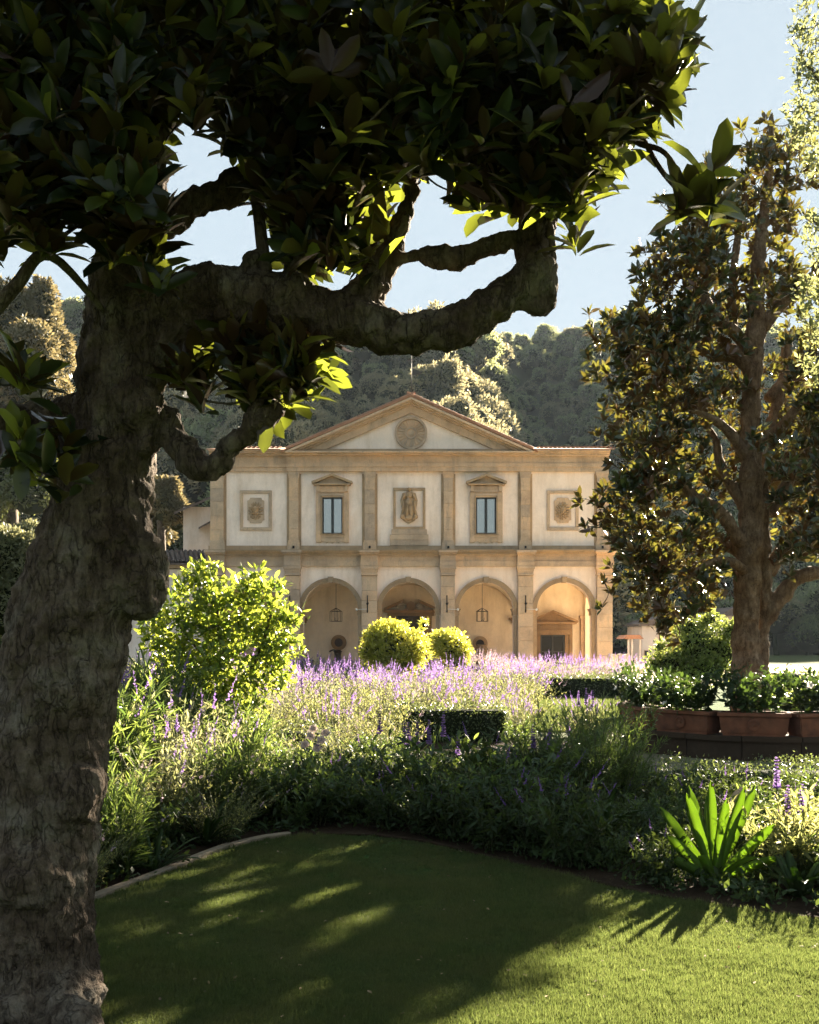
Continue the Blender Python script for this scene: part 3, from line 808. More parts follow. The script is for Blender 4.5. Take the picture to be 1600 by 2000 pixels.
for a in ((0, -33, 3.4, 4.6, .17), (0, -22, 7.5, 8, .17), (0, -8, 7, 10, .15), (-3.5, 8, 4.6, 15, .15, .08), (4, 8, 4.8, 15, .16, -.08), (-9, -20, 2.6, 9, .14, .5), (9.5, -19, 2.6, 9, .14, -.45), (-11, 2, 2.4, 15, .10, .12), (11.5, 3, 2.6, 16, .10, -.1), (0, 22, 9, 6, .14), (-9, 24, 4, 4, .12), (9, 24, 4, 4, .12)): rb_(*a)
for k in range(13): rb_(-9 + k * 1.5, 4 + 5 * math.sin(k * 2.1), .7, 14 + 3 * math.sin(k), .17 - .04 * abs(k - 6) / 6, random.uniform(-.12, .12))
for sx in (-1, 1):
    m4 = Matrix.Translation((XB(799 + sx * 13), -.2, ZB(1010))) @ Matrix.Diagonal((.12, .12, .12, 1)); bmesh.ops.create_icosphere(bm, subdivisions=2, radius=1, matrix=m4)
from_bm('relief', bm, M['stone_grey'], ca, smooth=True)

# body of the house and roofs
XL, XR = XB(412), XB(1188)
box_ob('side_wall', M['plaster'], villa, XR - .45, XR - .02, .5, 14, ZB(1107), ZB(890)); box_ob('side_wall', M['plaster'], villa, XL + .02, XL + .45, .5, 14, 0, ZB(890))
box_ob('side_wall', M['plaster'], villa, XR - .45, XR - .02, BW + .4, 14, 0, ZB(1107) - .01); box_ob('rear_wall', M['plaster'], villa, XL + .46, XR - .46, 13.5, 13.9, 0, ZB(890))
box_ob('floor_slab', M['plaster_in'], villa, XL + .46, XR - .46, .51, 13.4, ZB(1107) + .32, ZB(1107) + .5)
def roofplane(name, a, b, c, d, mat=M['terracotta_tile'], t=.08):
    bm = bmesh.new(); v = [bm.verts.new(p) for p in (a, b, c, d)]; v2 = [bm.verts.new((p[0], p[1], p[2] - t)) for p in (a, b, c, d)]
    bm.faces.new(v); bm.faces.new(v2[::-1])
    for i in range(4): bm.faces.new((v[i], v2[i], v2[(i + 1) % 4], v[(i + 1) % 4]))
    return from_bm(name, bm, mat, villa)
ax, az = XB(803), ZB(777.8)
for fx, fz in ((XB(553), ZB(885)), (XB(1047), ZB(885))):
    roofplane('roof', (ax, -.72, az), (ax, 14, az), (fx, 14, fz), (fx, -.72, fz), t=.06)
for x0, x1 in ((XB(408), XB(551)), (XB(1049), XB(1195))):
    roofplane('roof', (x0, -.66, ZB(881.6)), (x1, -.66, ZB(881.6)), (x1, 8, ZB(881.6) + 1.7), (x0, 8, ZB(881.6) + 1.7), t=.04)
# verge tiles along the pediment, eaves tiles along the wings
def halftile(length, r=.11, seg=6, thick=.018):
    V = []; F = []; T = []
    for j in range(2):
        rr = r * (1 - .12 * j)
        for rad in (rr, rr - thick):
            for k in range(seg + 1):
                a = math.pi * k / seg; V.append((rad * math.cos(a), j * length, rad * math.sin(a)))
    n_ = seg + 1
    for k in range(seg):
        F += [k, k + 1, 2 * n_ + k + 1, 2 * n_ + k]; T.append(4); F += [n_ + k + 1, n_ + k, 3 * n_ + k, 3 * n_ + k + 1]; T.append(4)
        F += [k + 1, k, n_ + k, n_ + k + 1]; T.append(4)
    return np_mesh('roof_tile', V, F, T, True)
ht = halftile(.42); ht.materials.append(M['terracotta_tile'])
for fx, fz, s in ((XB(555), ZB(885), -1), (XB(1045), ZB(885), 1)):
    L = math.hypot(fx - ax, fz - az); n_ = int(L / .36); ang = math.atan2(fz - az, abs(fx - ax))
    for i in range(n_):
        t = (i + .5) / n_
        for row in (0, 1):
            o = link('roof_tile', ht, villa)
            o.location = (ax + (fx - ax) * t, -.62 + row * .26, az + (fz - az) * t + .02 + random.uniform(-.008, .008))
            # tile runs up the slope
            o.rotation_euler = Vector((-s * math.cos(ang), 0, -math.sin(ang))).to_track_quat('Y', 'Z').to_euler()
ht2 = halftile(.46, .105); ht2.materials.append(M['terracotta_tile'])
for x0, x1 in ((XB(452), XB(552)), (XB(1048), XB(1196))):
    n_ = int((x1 - x0) / .215)
    for i in range(n_):
        o = link('roof_tile', ht2, villa); o.location = (x0 + (i + .5) * (x1 - x0) / n_, -.74 + random.uniform(-.02, .02), ZB(881.6) + .015)
        o.rotation_euler = (R(11), random.uniform(-.06, .06), random.uniform(-.05, .05))
        o = link('roof_tile', ht2, villa); o.location = (x0 + (i + .5) * (x1 - x0) / n_, -.36, ZB(881.6) + .09)
        o.rotation_euler = (R(11), 0, 0)

# weather vane with cross
wv = empty('weather_vane', (ax + .02, FY - .5, az)); tag(wv, 'thin iron cross with pennant vane on the top of the pediment', 'weather vane')
tubes_ob('pole', [(np.array([[0, 0, -.02], [0, 0, 2.0]]), [.022, .015])], M['copper'], wv, 6)
box_ob('cross_bar', M['copper'], wv, -.22, .22, -.015, .015, 1.72, 1.76)
bm = bmesh.new(); prism(bm, [(.03, 1.33), (.5, 1.16), (.52, 1.08), (.03, .98)], -.012, .012); from_bm('pennant', bm, M['copper'], wv)
for z_ in (1.92,):
    bm = bmesh.new(); bmesh.ops.create_icosphere(bm, subdivisions=2, radius=.05, matrix=Matrix.Translation((0, 0, 2.0))); from_bm('ball', bm, M['copper'], wv)

# torch irons with a rod and a small spotlight
for i, xp in enumerate((568, 718.5, 872.5, 1025)):
    t_ = empty('torch_bracket', (XB(xp), FY - .42, ZB(1194)))
    tag(t_, ['black iron torch holder on the pilaster just behind the yellow citrus tree', 'black iron torch holder on the pilaster between the two left visible arches', 'black iron torch holder on the pilaster right of the central portal', 'black iron torch holder on the pilaster left of the glazed door arch'][i], 'torch holder', 'iron torch holders on the loggia pilasters')
    tubes_ob('shaft', [(np.array([[0, -.02, 0], [0, -.02, .76]]), [.028, .028])], M['iron'], t_, 8)
    bm = bmesh.new(); lathe(bm, [(.03, .3), (.055, .33), (.055, .38), (.03, .41)], 10, (0, -.02, 0)); lathe(bm, [(.02, -.08), (.045, 0), (.03, .04)], 10, (0, -.02, 0)); from_bm('collar', bm, M['iron'], t_)
    tubes_ob('hook', [(spline([(0, -.02, .36), (.06, -.08, .37), (.05, -.12, .42)], 5), np.full(11, .012))], M['iron'], t_, 6)
    if i > 0:
        s_ = 1 if i != 1 else -1
        sp = empty('spotlight', (XB(xp), FY - .4, ZB(1190))); tag(sp, ['', 'small white spotlight on a rod left of the central arch', 'small white spotlight on a rod right of the portal arch', 'small white spotlight on a rod beside the glazed door arch'][i], 'spotlight')
        tubes_ob('rod', [(np.array([[.03 * s_, 0, 0], [.48 * s_, 0, -.02]]), [.012, .012])], M['white_lamp'], sp, 6)
        bm = bmesh.new(); bmesh.ops.create_cone(bm, cap_ends=True, segments=12, radius1=.055, radius2=.04, depth=.12, matrix=Matrix.Translation((.53 * s_, -.02, -.02)) @ Matrix.Rotation(1.2, 4, 'X')); from_bm('lamp_head', bm, M['white_lamp'], sp)

# hanging lanterns
def lantern(px, label):
    z1 = ZB(1143); zt_ = ZB(1187); zb = ZB(1214)
    l_ = empty('hanging_lantern', (XB(px), FY + .35, zb)); tag(l_, label, 'lantern', 'iron lanterns hanging in the loggia arches')
    h = zt_ - zb
    tubes_ob('chain', [(np.array([[0, 0, h], [0, 0, z1 - zb + .1]]), [.012, .012])], M['iron'], l_, 6)
    A = Acc(); n_ = 6; r_ = .30
    for k in range(n_):
        a = 2 * math.pi * k / n_ + .3; b = 2 * math.pi * (k + 1) / n_ + .3
        p0 = np.array([r_ * math.cos(a), r_ * math.sin(a), 0.02]); p1 = np.array([r_ * math.cos(b), r_ * math.sin(b), .02]); up = np.array([0, 0, h * .72])
        A.add(*tube_np([p0, p0 + up], [.014] * 2, 5)); A.add(*tube_np([p0, p1], [.012] * 2, 5)); A.add(*tube_np([p0 + up, p1 + up], [.012] * 2, 5))
        A.add(*tube_np([p0 + up, p0 * .45 + up * 1.22, np.array([0, 0, h])], [.012] * 3, 5))
    link('frame', A.mesh('frame', [M['iron']]), l_)
    for k in range(3):
        a = 2 * math.pi * k / 3; tubes_ob('candle_arm', [(spline([(0, 0, h), (0, 0, .12), (.09 * math.cos(a), .09 * math.sin(a), .08), (.1 * math.cos(a), .1 * math.sin(a), .2)], 4), np.full(13, .01))], M['iron'], l_, 5)
lantern(655.5, 'black iron lantern hanging in the grey arch left of the portal'); lantern(943, 'black iron lantern hanging in the arch right of the portal')

# bust on a pedestal and a stone urn in front of the niches
def turned(name, prof, mat, parent=None, seg=20, loc=(0, 0, 0)):
    bm = bmesh.new(); lathe(bm, prof, seg, loc); return from_bm(name, bm, mat, parent, smooth=True)
f1 = empty('wall_fountain', (bpx(661), FY + BW - .5, .09)); tag(f1, 'dark bronze spout pillar below the round niche in the grey arch', 'fountain')
turned('shaft', [(.3, 0), (.3, .15), (.2, .22), (.17, .8), (.2, .95), (.24, 1.0), (.14, 1.08), (.001, 1.1)], M['bronze'], f1)
tubes_ob('spout', [(spline([(0, 0, .95), (-.18, -.1, 1.08), (-.36, -.16, 1.04), (-.42, -.18, .98)], 4), np.full(13, .04))], M['bronze'], f1, 8)
f2 = empty('stone_urn', (bpx(938.5), FY + BW - .75, .09)); tag(f2, 'grey stone urn below the ringed niche beside the yellow bush', 'urn')
turned('pedestal', [(.36, 0), (.36, .1), (.3, .14), (.28, .55), (.36, .6), (.36, .66)], M['stone_grey'], f2)
turned('bowl', [(.16, .66), (.14, .74), (.34, .95), (.36, 1.12), (.26, 1.26), (.2, 1.32), (.24, 1.38), (.18, 1.38)], M['stone_grey'], f2)
tb = empty('garden_table', (XB(607), FY - 1.6, 0)); tag(tb, 'small dark table with a tap like ornament before the grey arch', 'table')
box_ob('table_top', M['bronze'], tb, -.3, .3, -.25, .25, .72, .76)
for sx in (-1, 1):
    for sy in (-1, 1): box_ob('leg', M['bronze'], tb, sx * .25 - .02, sx * .25 + .02, sy * .2 - .02, sy * .2 + .02, 0, .72)
orn = tag(turned('table_ornament', [(.07, 0), (.03, .05), (.03, .16), (.1, .2), (.001, .23)], M['bronze'], None, 12, (0, 0, 0)), 'small dark bird shaped ornament on the dark table', 'ornament')
orn.location = (XB(607), FY - 1.6, .765)
# pale carved slabs by the right corner
for k, (x0, x1, lab) in enumerate(((1188, 1203, 'pale stone slab leaning at the right corner of the villa, nearer the wall'), (1206, 1230, 'pale stone slab with worn top standing apart right of the villa corner'))):
    d_ = 47.0; bm = bmesh.new(); w2 = (x1 - x0) / 2 / FPX * d_
    pts = [(-w2, 0), (w2, 0), (w2, 1.02), (w2 * .5, 1.06), (0, 1.02), (-w2 * .6, 1.08), (-w2, 1.04)]
    prism(bm, pts, -.12, .12); o = from_bm('stone_slab', bm, M['stone_pale'], None, loc=((x0 + x1 - 1600) / 2 / FPX * d_, d_, 0), rz=.25); tag(o, lab, 'stone slab')

# ------------------------------------------------------------------ left annexe
an = empty('annexe', (0, FY, 0)); tag(an, 'white rendered annexe with low tiled lean to left of the villa', 'building')
D2 = 57.0
def ab(name, mat, x0, x1, d0, d1, y0, y1, dist): return box_ob(name, mat, an, (x0 - 800) / FPX * dist, (x1 - 800) / FPX * dist, d0 - FY, d1 - FY, EYE - (y1 - 1250) / FPX * dist, EYE - (y0 - 1250) / FPX * dist)
ab('wall', M['white_wall'], 358, 470, D2, D2 + 8, 990, 1318, D2)
ab('wall', M['white_wall'], 240, 420, 52.0, 52.4, 1112, 1315, 52); 
ab('cornice', M['stone'], 240, 412, 51.7, 52.0, 1101, 1110, 52)
def plane4(name, pts, mat, parent, t=.1):
    bm = bmesh.new(); v = [bm.verts.new(p) for p in pts]; v2 = [bm.verts.new((p[0], p[1], p[2] - t)) for p in pts]
    bm.faces.new(v); bm.faces.new(v2[::-1])
    for i in range(4): bm.faces.new((v[i], v2[i], v2[(i + 1) % 4], v[(i + 1) % 4]))
    return from_bm(name, bm, mat, parent)
def W(px, py, d): p = P(px, py, d); return (p.x, p.y - FY, p.z)
plane4('roof', [W(340, 1000, 56.2), W(420, 966, 56.2), W(420, 966, 66), W(340, 1000, 66)], M['tile_dark'], an, .12)
plane4('small_canopy', [W(388, 1030, 55.4), W(420, 1012, 55.4), W(420, 1012, 57), W(388, 1030, 57)], M['tile_dark'], an, .1)
plane4('lean_to_roof', [W(230, 1100, 51.4), W(411, 1100, 51.4), W(411, 1076, 54.0), W(230, 1076, 54.0)], M['tile_dark'], an, .08)
dk = halftile(.5, .11); dk.materials.append(M['tile_dark'])
p00 = Vector(W(232, 1100, 51.4)); p01 = Vector(W(411, 1100, 51.4)); p10 = Vector(W(232, 1076, 54.0))
up = (p10 - p00); upn = up.normalized(); ncol = int((p01 - p00).length / .24); nr = int(up.length / .42)
qt = upn.to_track_quat('Y', 'Z').to_euler()
for r_ in range(nr):
    for i in range(ncol):
        if i < ncol - 20: continue
        o = link('roof_tile', dk, an); o.location = p00 + (p01 - p00) * ((i + .5) / ncol) + upn * (r_ * .42) + Vector((0, 0, .03 + random.uniform(0, .012))); o.rotation_euler = qt

# far pale houses beyond the garden on the right
def far_house(name, label, d, x0, x1, ytop, ybot, roofmat, wins):
    h = empty(name, (0, d, 0)); tag(h, label, 'house', 'pale houses in the valley on the right')
    X0, X1 = (x0 - 800) / FPX * d, (x1 - 800) / FPX * d; Z0, Z1 = EYE - (ybot - 1250) / FPX * d, EYE - (ytop - 1250) / FPX * d
    box_ob('wall', M['white_wall'], h, X0, X1, 0, 6, min(0, Z0), Z1)
    bm = bmesh.new(); prism(bm, [(X0 - .4, Z1), (X1 + .4, Z1), (X1 + .4, Z1 + .15), ((X0 + X1) / 2, Z1 + .8), (X0 - .4, Z1 + .15)], -.5, 6.5); from_bm('roof', bm, roofmat, h)
    for wx, wy, ww, wh in wins:
        f_ = box_ob('window', M['stone_grey'], h, (wx - 800 - ww / 2) / FPX * d, (wx - 800 + ww / 2) / FPX * d, -.08, .05, EYE - (wy + wh / 2 - 1250) / FPX * d, EYE - (wy - wh / 2 - 1250) / FPX * d)
        box_ob('pane', M['dark_glass'], f_, (wx - 800 - ww / 2 + 1) / FPX * d, (wx - 800 + ww / 2 - 1) / FPX * d, -.1, -.082, EYE - (wy + wh / 2 - 1 - 1250) / FPX * d, EYE - (wy - wh / 2 + 1 - 1250) / FPX * d)
    return h
far_house('far_house', 'pale house half hidden behind the round bush right of the villa', 85, 1255, 1330, 1222, 1300, M['tile_dark'], [(1262, 1276, 8, 12), (1290, 1245, 7, 14)])
far_house('far_house', 'small pale house seen between the round bush and the magnolia trunk', 90, 1415, 1450, 1203, 1300, M['tile_dark'], [(1428, 1225, 6, 10)])
pv = empty('garden_pavilion', (0, 78, 0)); tag(pv, 'small open shelter with tiled roof left of the pale house', 'shelter')
def pz(py): return EYE - (py - 1250) / FPX * 78
def pxx(px): return (px - 800) / FPX * 78
bm = bmesh.new(); prism(bm, [(pxx(1218), pz(1248)), (pxx(1258), pz(1248)), (pxx(1250), pz(1240)), (pxx(1226), pz(1240))], 0, 3); from_bm('roof', bm, M['terracotta_tile'], pv)
for x_ in (1229, 1236, 1252): box_ob('post', M['white_wall'], pv, pxx(x_) - .06, pxx(x_) + .06, .2, .32, 0, pz(1248))
# ------------------------------------------------------------------ wooded hills behind
def sm(a, b, t):
    t = np.clip((t - a) / (b - a), 0, 1); return t * t * (3 - 2 * t)
_px = [-2500, -1200, -400, 0, 150, 430, 650, 900, 1000, 1150, 1230, 1350, 1600, 2200, 3200, 4500]
_py = [900, 760, 690, 690, 690, 712, 700, 700, 686, 684, 672, 655, 668, 720, 820, 950]
def hill_z(px, y):
    px = np.asarray(px, float); y = np.asarray(y, float)
    right = sm(900, 1130, px)
    yr = 300 - 45 * right; yb = 92 + 26 * right; e = .62 + 1.33 * right
    zr = EYE + (1250 - np.interp(px, _px, _py)) / FPX * yr
    t = (y - yb) / (yr - yb)
    z = np.where(t > 0, zr * np.clip(t, 0, 1) ** e, 0)
    z = np.where(t > 1, zr - (y - yr) * .25, z)
    x = (px - 800) / FPX * y
    fold = 5.5 * np.sin(x * .045 + y * .018) * np.cos(y * .03 - x * .02) + 2.5 * np.sin(x * .11 - y * .07)
    return np.maximum(z + fold * np.clip(t * 2.2, 0, 1) * np.clip((1.04 - t) * 6, 0, 1), 0) - .02
pxs = np.linspace(-2600, 4600, 180); ys = np.concatenate([np.linspace(70, 330, 66), np.linspace(340, 600, 10)])
PX, YY = np.meshgrid(pxs, ys, indexing='ij')
V = np.stack([((PX - 800) / FPX * YY).ravel(), YY.ravel(), hill_z(PX, YY).ravel()], 1)
a_, b_ = np.meshgrid(np.arange(len(pxs) - 1), np.arange(len(ys) - 1), indexing='ij')
k_ = (a_ * len(ys) + b_).ravel(); L_ = np.stack([k_, k_ + len(ys), k_ + len(ys) + 1, k_ + 1], 1).ravel()
M['hill'] = solid('hill_floor', (.03, .035, .018), 1.0, var=.4, scale=.3, bmp=0, spec=.05)
hill = link('hill', np_mesh('hill', V, L_, np.full(len(k_), 4), True), None, M['hill']); tag(hill, kind='structure')

M['oak'] = leafmat('oak_leaves', (.040, .078, .044), trans=(.52, .55, .24), tfac=.48, rough=.6, var=.45, inst=.45, scale=.25)
M['olive'] = leafmat('olive_grey_leaves', (.125, .125, .075), trans=(.46, .41, .22), tfac=.42, rough=.6, var=.35, inst=.35, scale=.25)
M['core'] = solid('dark_core_fill', (.018, .024, .012), 1.0, bmp=0, spec=.05)  # near-black fill for solid cores added to stop crowns being see-through

def crown_cloud(blobs, n, size, base=LEAF_S, wid=(.8, 1.2), jit=.12, out=.55, flat=0.0):
    """leaves over the outside of a set of lobes; blobs = (cx,cy,cz,rx,ry,rz)"""
    B = np.array(blobs, float); area = (B[:, 3] * B[:, 5]) ** 1.0; pk = rng.choice(len(B), n, p=area / area.sum())
    D = rdir(n); D[:, 2] = np.where(D[:, 2] < -.45, -D[:, 2], D[:, 2])
    rad = 1 - np.abs(rng.normal(0, jit, n)); lump = 1 + .12 * np.sin(D[:, 0] * 7 + pk) * np.sin(D[:, 1] * 6 + pk * 2) * np.sin(D[:, 2] * 8)
    L = B[pk, :3] + D * B[pk, 3:6] * (rad * lump)[:, None]
    ax = norm(D * out + rdir(n) * .8); up = norm(rdir(n) + D * .6 + np.array([0, 0, flat]))
    sz = size * rng.uniform(.6, 1.3, n)
    return L, frames(ax, up, sz, rng.uniform(*wid, n))

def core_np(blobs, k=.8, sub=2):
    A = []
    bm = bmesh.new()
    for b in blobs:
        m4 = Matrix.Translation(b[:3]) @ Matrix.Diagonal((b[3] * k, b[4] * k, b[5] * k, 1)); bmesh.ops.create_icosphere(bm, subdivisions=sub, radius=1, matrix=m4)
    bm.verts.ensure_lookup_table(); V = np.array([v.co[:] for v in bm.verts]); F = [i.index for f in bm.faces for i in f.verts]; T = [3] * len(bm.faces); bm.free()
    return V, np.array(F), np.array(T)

def wood_crown(mat, n=3000, leaf=.42, k=7):
    bl = [(0, 0, 0, 2.6, 2.6, 2.3)]
    for i in range(k):
        a = rng.uniform(0, 6.28); r_ = rng.uniform(1.0, 2.3); h = rng.uniform(-.8, 1.9)
        s = rng.uniform(.9, 1.6); bl.append((r_ * math.cos(a), r_ * math.sin(a), h, s, s, s * .85))
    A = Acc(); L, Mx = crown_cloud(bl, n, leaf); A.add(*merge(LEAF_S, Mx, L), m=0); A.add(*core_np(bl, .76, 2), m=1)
    V, F, T = tube_np([(0, 0, -5), (0, 0, 0)], [.3, .2], 5); A.add(V, F, T, m=1)
    return A.mesh('wood_crown', [mat, M['core']])
protos = [wood_crown(M['oak']), wood_crown(M['oak']), wood_crown(M['olive']), wood_crown(M['oak'], k=4), wood_crown(M['olive'], k=9)]
pts = []; idx = []; scl = []
y = 84.0
while y < 335:
    px_step = 4.7 / y * FPX
    for px in np.arange(-700, 2700, px_step):
        q_ = px + rng.uniform(-.5, .5) * px_step; yy = y + rng.uniform(-2.4, 2.4)
        if q_ > 1180 and yy < 112 : continue
        z = float(hill_z(q_, yy))
        xw = (q_ - 800) / FPX * yy
        if abs(xw) < 26 and yy < 88: continue
        s = rng.uniform(.85, 1.6) * (.85 + .2 * math.sin(q_ * .01 + yy * .03)); s = min(s, .95) if yy > 270 else s
        pts.append((xw, yy, z + 2.3 * s + rng.uniform(-.6, 1.8))); scl.append((s, s, s * rng.uniform(.85, 1.2)))
        warm = math.sin(xw * .05 + 1) + math.sin(yy * .06) + 1.2 * (1 - (q_ > 950)) - 1.2 * (q_ > 1000)  # pale crowns favoured left, dark right, to paint the hill's lit and shaded slopes
        idx.append(int(rng.choice([2, 4])) if rng.uniform() < .28 + .2 * warm else int(rng.choice([0, 1, 3])))
    y += 4.6
n = len(pts); print('hill crowns', n)
fo = scatter_gn('hill_forest', pts, np.stack([rng.uniform(-.15, .15, n), rng.uniform(-.15, .15, n), rng.uniform(0, 6.28, n)], 1), scl, protos, None, idx=idx)
tag(fo, 'dense mixed woodland covering the steep hillside behind the villa', 'forest', kind='stuff')

def hill_hit(px, py):
    for yy in np.arange(85, 330, 1.0):
        if EYE + (1250 - py) / FPX * yy <= float(hill_z(px, yy)): return yy
    return 300.0
M['cypress'] = leafmat('cypress_needles', (.028, .042, .024), tfac=.15, rough=.7, var=.4, scale=.3, trans=(.08, .1, .03))
def cypress_mesh():
    A = Acc(); n = 2200; h = rng.uniform(0, 1, n) ** .8; a = rng.uniform(0, 6.28, n)
    r_ = 1.0 * np.sin(np.clip(h * .9 + .12, 0, 1) ** .6 * math.pi) ** .7 * (1 - h * .35) * rng.uniform(.75, 1.05, n)
    L = np.stack([r_ * np.cos(a), r_ * np.sin(a), h * 8], 1); D = norm(np.stack([np.cos(a) * .4, np.sin(a) * .4, np.full(n, 1.)], 1) + rdir(n) * .25)
    A.add(*merge(LEAF_S, frames(D, rdir(n), rng.uniform(.3, .6, n), 1.2), L), m=0)
    A.add(*core_np([(0, 0, 3.6, .8, .8, 3.7)], 1, 2), m=1)
    return A.mesh('crown', [M['cypress'], M['core']])
cym = cypress_mesh()
trk = tube_np([(0, 0, -1), (0, 0, 3)], [.2, .15], 6); trk = np_mesh('trunk', *trk); trk.materials.append(M['core'])
labs = ['dark cypress cone low on the left of the hill cypress row', 'slim dark cypress second in the hillside row left of the vane', 'slim dark cypress third in the hillside row left of the vane', 'tall dark cypress nearest the vane in the hillside row', 'pale sunlit cypress just above the left slope of the pediment', 'dark conifer spire rising from the ridge left of the right magnolia']
for (px, py, h), lab in zip([(667, 742, 34), (717, 742, 40), (741, 746, 38), (763, 752, 44), (752, 785, 34), (1203, 668, 48)], labs):
    d_ = hill_hit(px, py + 6); s = h / FPX * d_ / 8
    c_ = empty('cypress_tree', ((px - 800) / FPX * d_, d_, float(hill_z(px, d_)))); s *= 1.25; c_.scale = (s * 1.15, s * 1.15, s)
    c_.location.z = EYE + (1250 - (py + h * .3)) / FPX * d_
    link('crown', cym, c_); link('trunk', trk, c_); tag(c_, lab, 'cypress', 'cypresses on the hillside')

# ------------------------------------------------------------------ trees of the middle distance
M['bark_far'] = bark_mat('far_bark', [(.10, .08, .06), (.14, .11, .08), (.18, .15, .11)], 6)
def bush_tree(name, label, cat, d, blobs_px, mat, n, leaf, trunk=None, group=None, base=LEAF_S, coremat=None, corek=.72, depth=.9, jit=.15, wid=(.8, 1.2)):
    """blobs_px: (px, py, rx, ry, dd) lobes measured on the photograph, at distance d + dd"""
    base_px = sum(b[0] for b in blobs_px) / len(blobs_px)
    X0 = (base_px - 800) / FPX * d; r_ = empty(name, (X0, d, 0)); tag(r_, label, cat, group)
    bl = []
    for b in blobs_px:
        dd = d + b[4]; p = P(b[0], b[1], dd); rx = b[2] / FPX * dd; rz = b[3] / FPX * dd
        bl.append((p.x - X0, dd - d, p.z, rx, rx * depth, rz))
    A = Acc(); L, Mx = crown_cloud(bl, n, leaf, jit=jit, wid=wid); A.add(*merge(base, Mx, L), m=0)
    o = link('crown', A.mesh('crown', [mat]), r_); o['kind'] = 'stuff'
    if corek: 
        V, F, T = core_np(bl, corek, 2); me = np_mesh('solid_core', V, F, T); me.materials.append(coremat or M['core']); link('solid_core', me, r_)  # solid dark lobes added under the leaf shell
    if trunk:
        tl = []
        for ctrl in trunk:
            sp_ = spline([((P(c[0], c[1], d + c[2]).x - X0), c[2], P(c[0], c[1], d + c[2]).z, c[3] / FPX * d) for c in ctrl], 5); tl.append((sp_[:, :3], sp_[:, 3]))
        tubes_ob('trunk', tl, M['bark_far'], r_, 8)
    return r_
M['brown_leaf'] = leafmat('sunlit_grey_leaves', (.15, .13, .075), trans=(.30, .24, .11), tfac=.35, rough=.6, var=.4, hue=(.35, (.09, .10, .045)))
M['grey_leaf'] = leafmat('silver_leaves', (.16, .165, .10), trans=(.34, .33, .15), tfac=.35, rough=.6, var=.4, hue=(.6, (.08, .10, .04)))
M['deep_leaf'] = leafmat('deep_green_leaves', (.045, .065, .025), trans=(.20, .22, .06), tfac=.35, rough=.5, var=.45)
bush_tree('tall_tree', 'tall sunlit grey brown tree behind the near trunk at the left edge', 'tree', 62,
  [(20, 640, 60, 90, 0), (75, 640, 45, 75, 2), (60, 720, 60, 90, -2), (110, 700, 36, 60, 0), (-40, 680, 80, 130, 2), (20, 800, 80, 70, 0), (85, 590, 28, 45, 0), (100, 780, 40, 60, 1)], M['brown_leaf'], 26000, .34, [[(10, 1320, 0, 22), (20, 1000, 0, 16), (40, 700, 0, 10)]])
bush_tree('broad_tree', 'dark leafy tree below the tall one at the left edge', 'tree', 50,
  [(10, 930, 70, 60, 0), (70, 900, 45, 55, 0), (60, 970, 55, 50, -2), (-50, 980, 80, 90, 0), (95, 950, 30, 40, 1)], M['deep_leaf'], 16000, .28, [[(20, 1320, 0, 16), (25, 950, 0, 10)]])
bush_tree('round_tree', 'sunlit greyish tree in front of the dark slope beside the annexe roof', 'tree', 62,
  [(318, 985, 34, 50, 0), (345, 1010, 24, 40, 0), (300, 1040, 40, 40, 1), (335, 960, 18, 26, 0), (280, 960, 26, 40, 0)], M['brown_leaf'], 9000, .3, [[(315, 1315, 0, 12), (315, 1000, 0, 8)]])
bush_tree('silver_shrub', 'tall silvery shrub between the left edge and the trunk', 'shrub', 15,
  [(10, 1090, 60, 60, 0), (60, 1120, 50, 75, 0), (95, 1190, 40, 90, .5), (20, 1190, 60, 80, 0), (-40, 1180, 60, 100, 0), (60, 1060, 40, 40, 1)], M['grey_leaf'], 22000, .075, [[(40, 1476, 0, 9), (40, 1150, 0, 6)]])
bush_tree('evergreen_shrub', 'dark evergreen shrub low behind the trunk at the left', 'shrub', 20,
  [(10, 1270, 70, 50, 0), (90, 1280, 60, 50, 0), (-60, 1270, 60, 60, 0)], M['deep_leaf'], 9000, .1, [[(20, 1350, 0, 8), (30, 1270, 0, 6)]])
# ------------------------------------------------------------------ the near magnolia on the left
M['bark'] = bark_mat('grey_brown_bark', [(.070, .045, .029), (.150, .112, .080), (.22, .19, .15)], 13, (1, 1, .3), .75, .03)
M['bark2'] = bark_mat('young_bark', [(.07, .052, .038), (.13, .10, .072), (.20, .16, .115)], 16, (1, 1, .5), .6, .015)
M['mag_leaf'] = leafmat('magnolia_leaf', (.012, .022, .009), under=(.040, .017, .009), trans=(.66, .76, .07), trans2=(.05, .065, .012), skew=(.35, .8), tfac=.22, rough=.3, var=.4, spec=.45, scale=2)  # mostly dark, some lime translucency: lit and unlit leaves put into the colour
def px_curve(ctrl, n=6):
    c = np.array([[*P(a, b, d), r / FPX * d] for a, b, d, r in ctrl]); return spline(c, n)

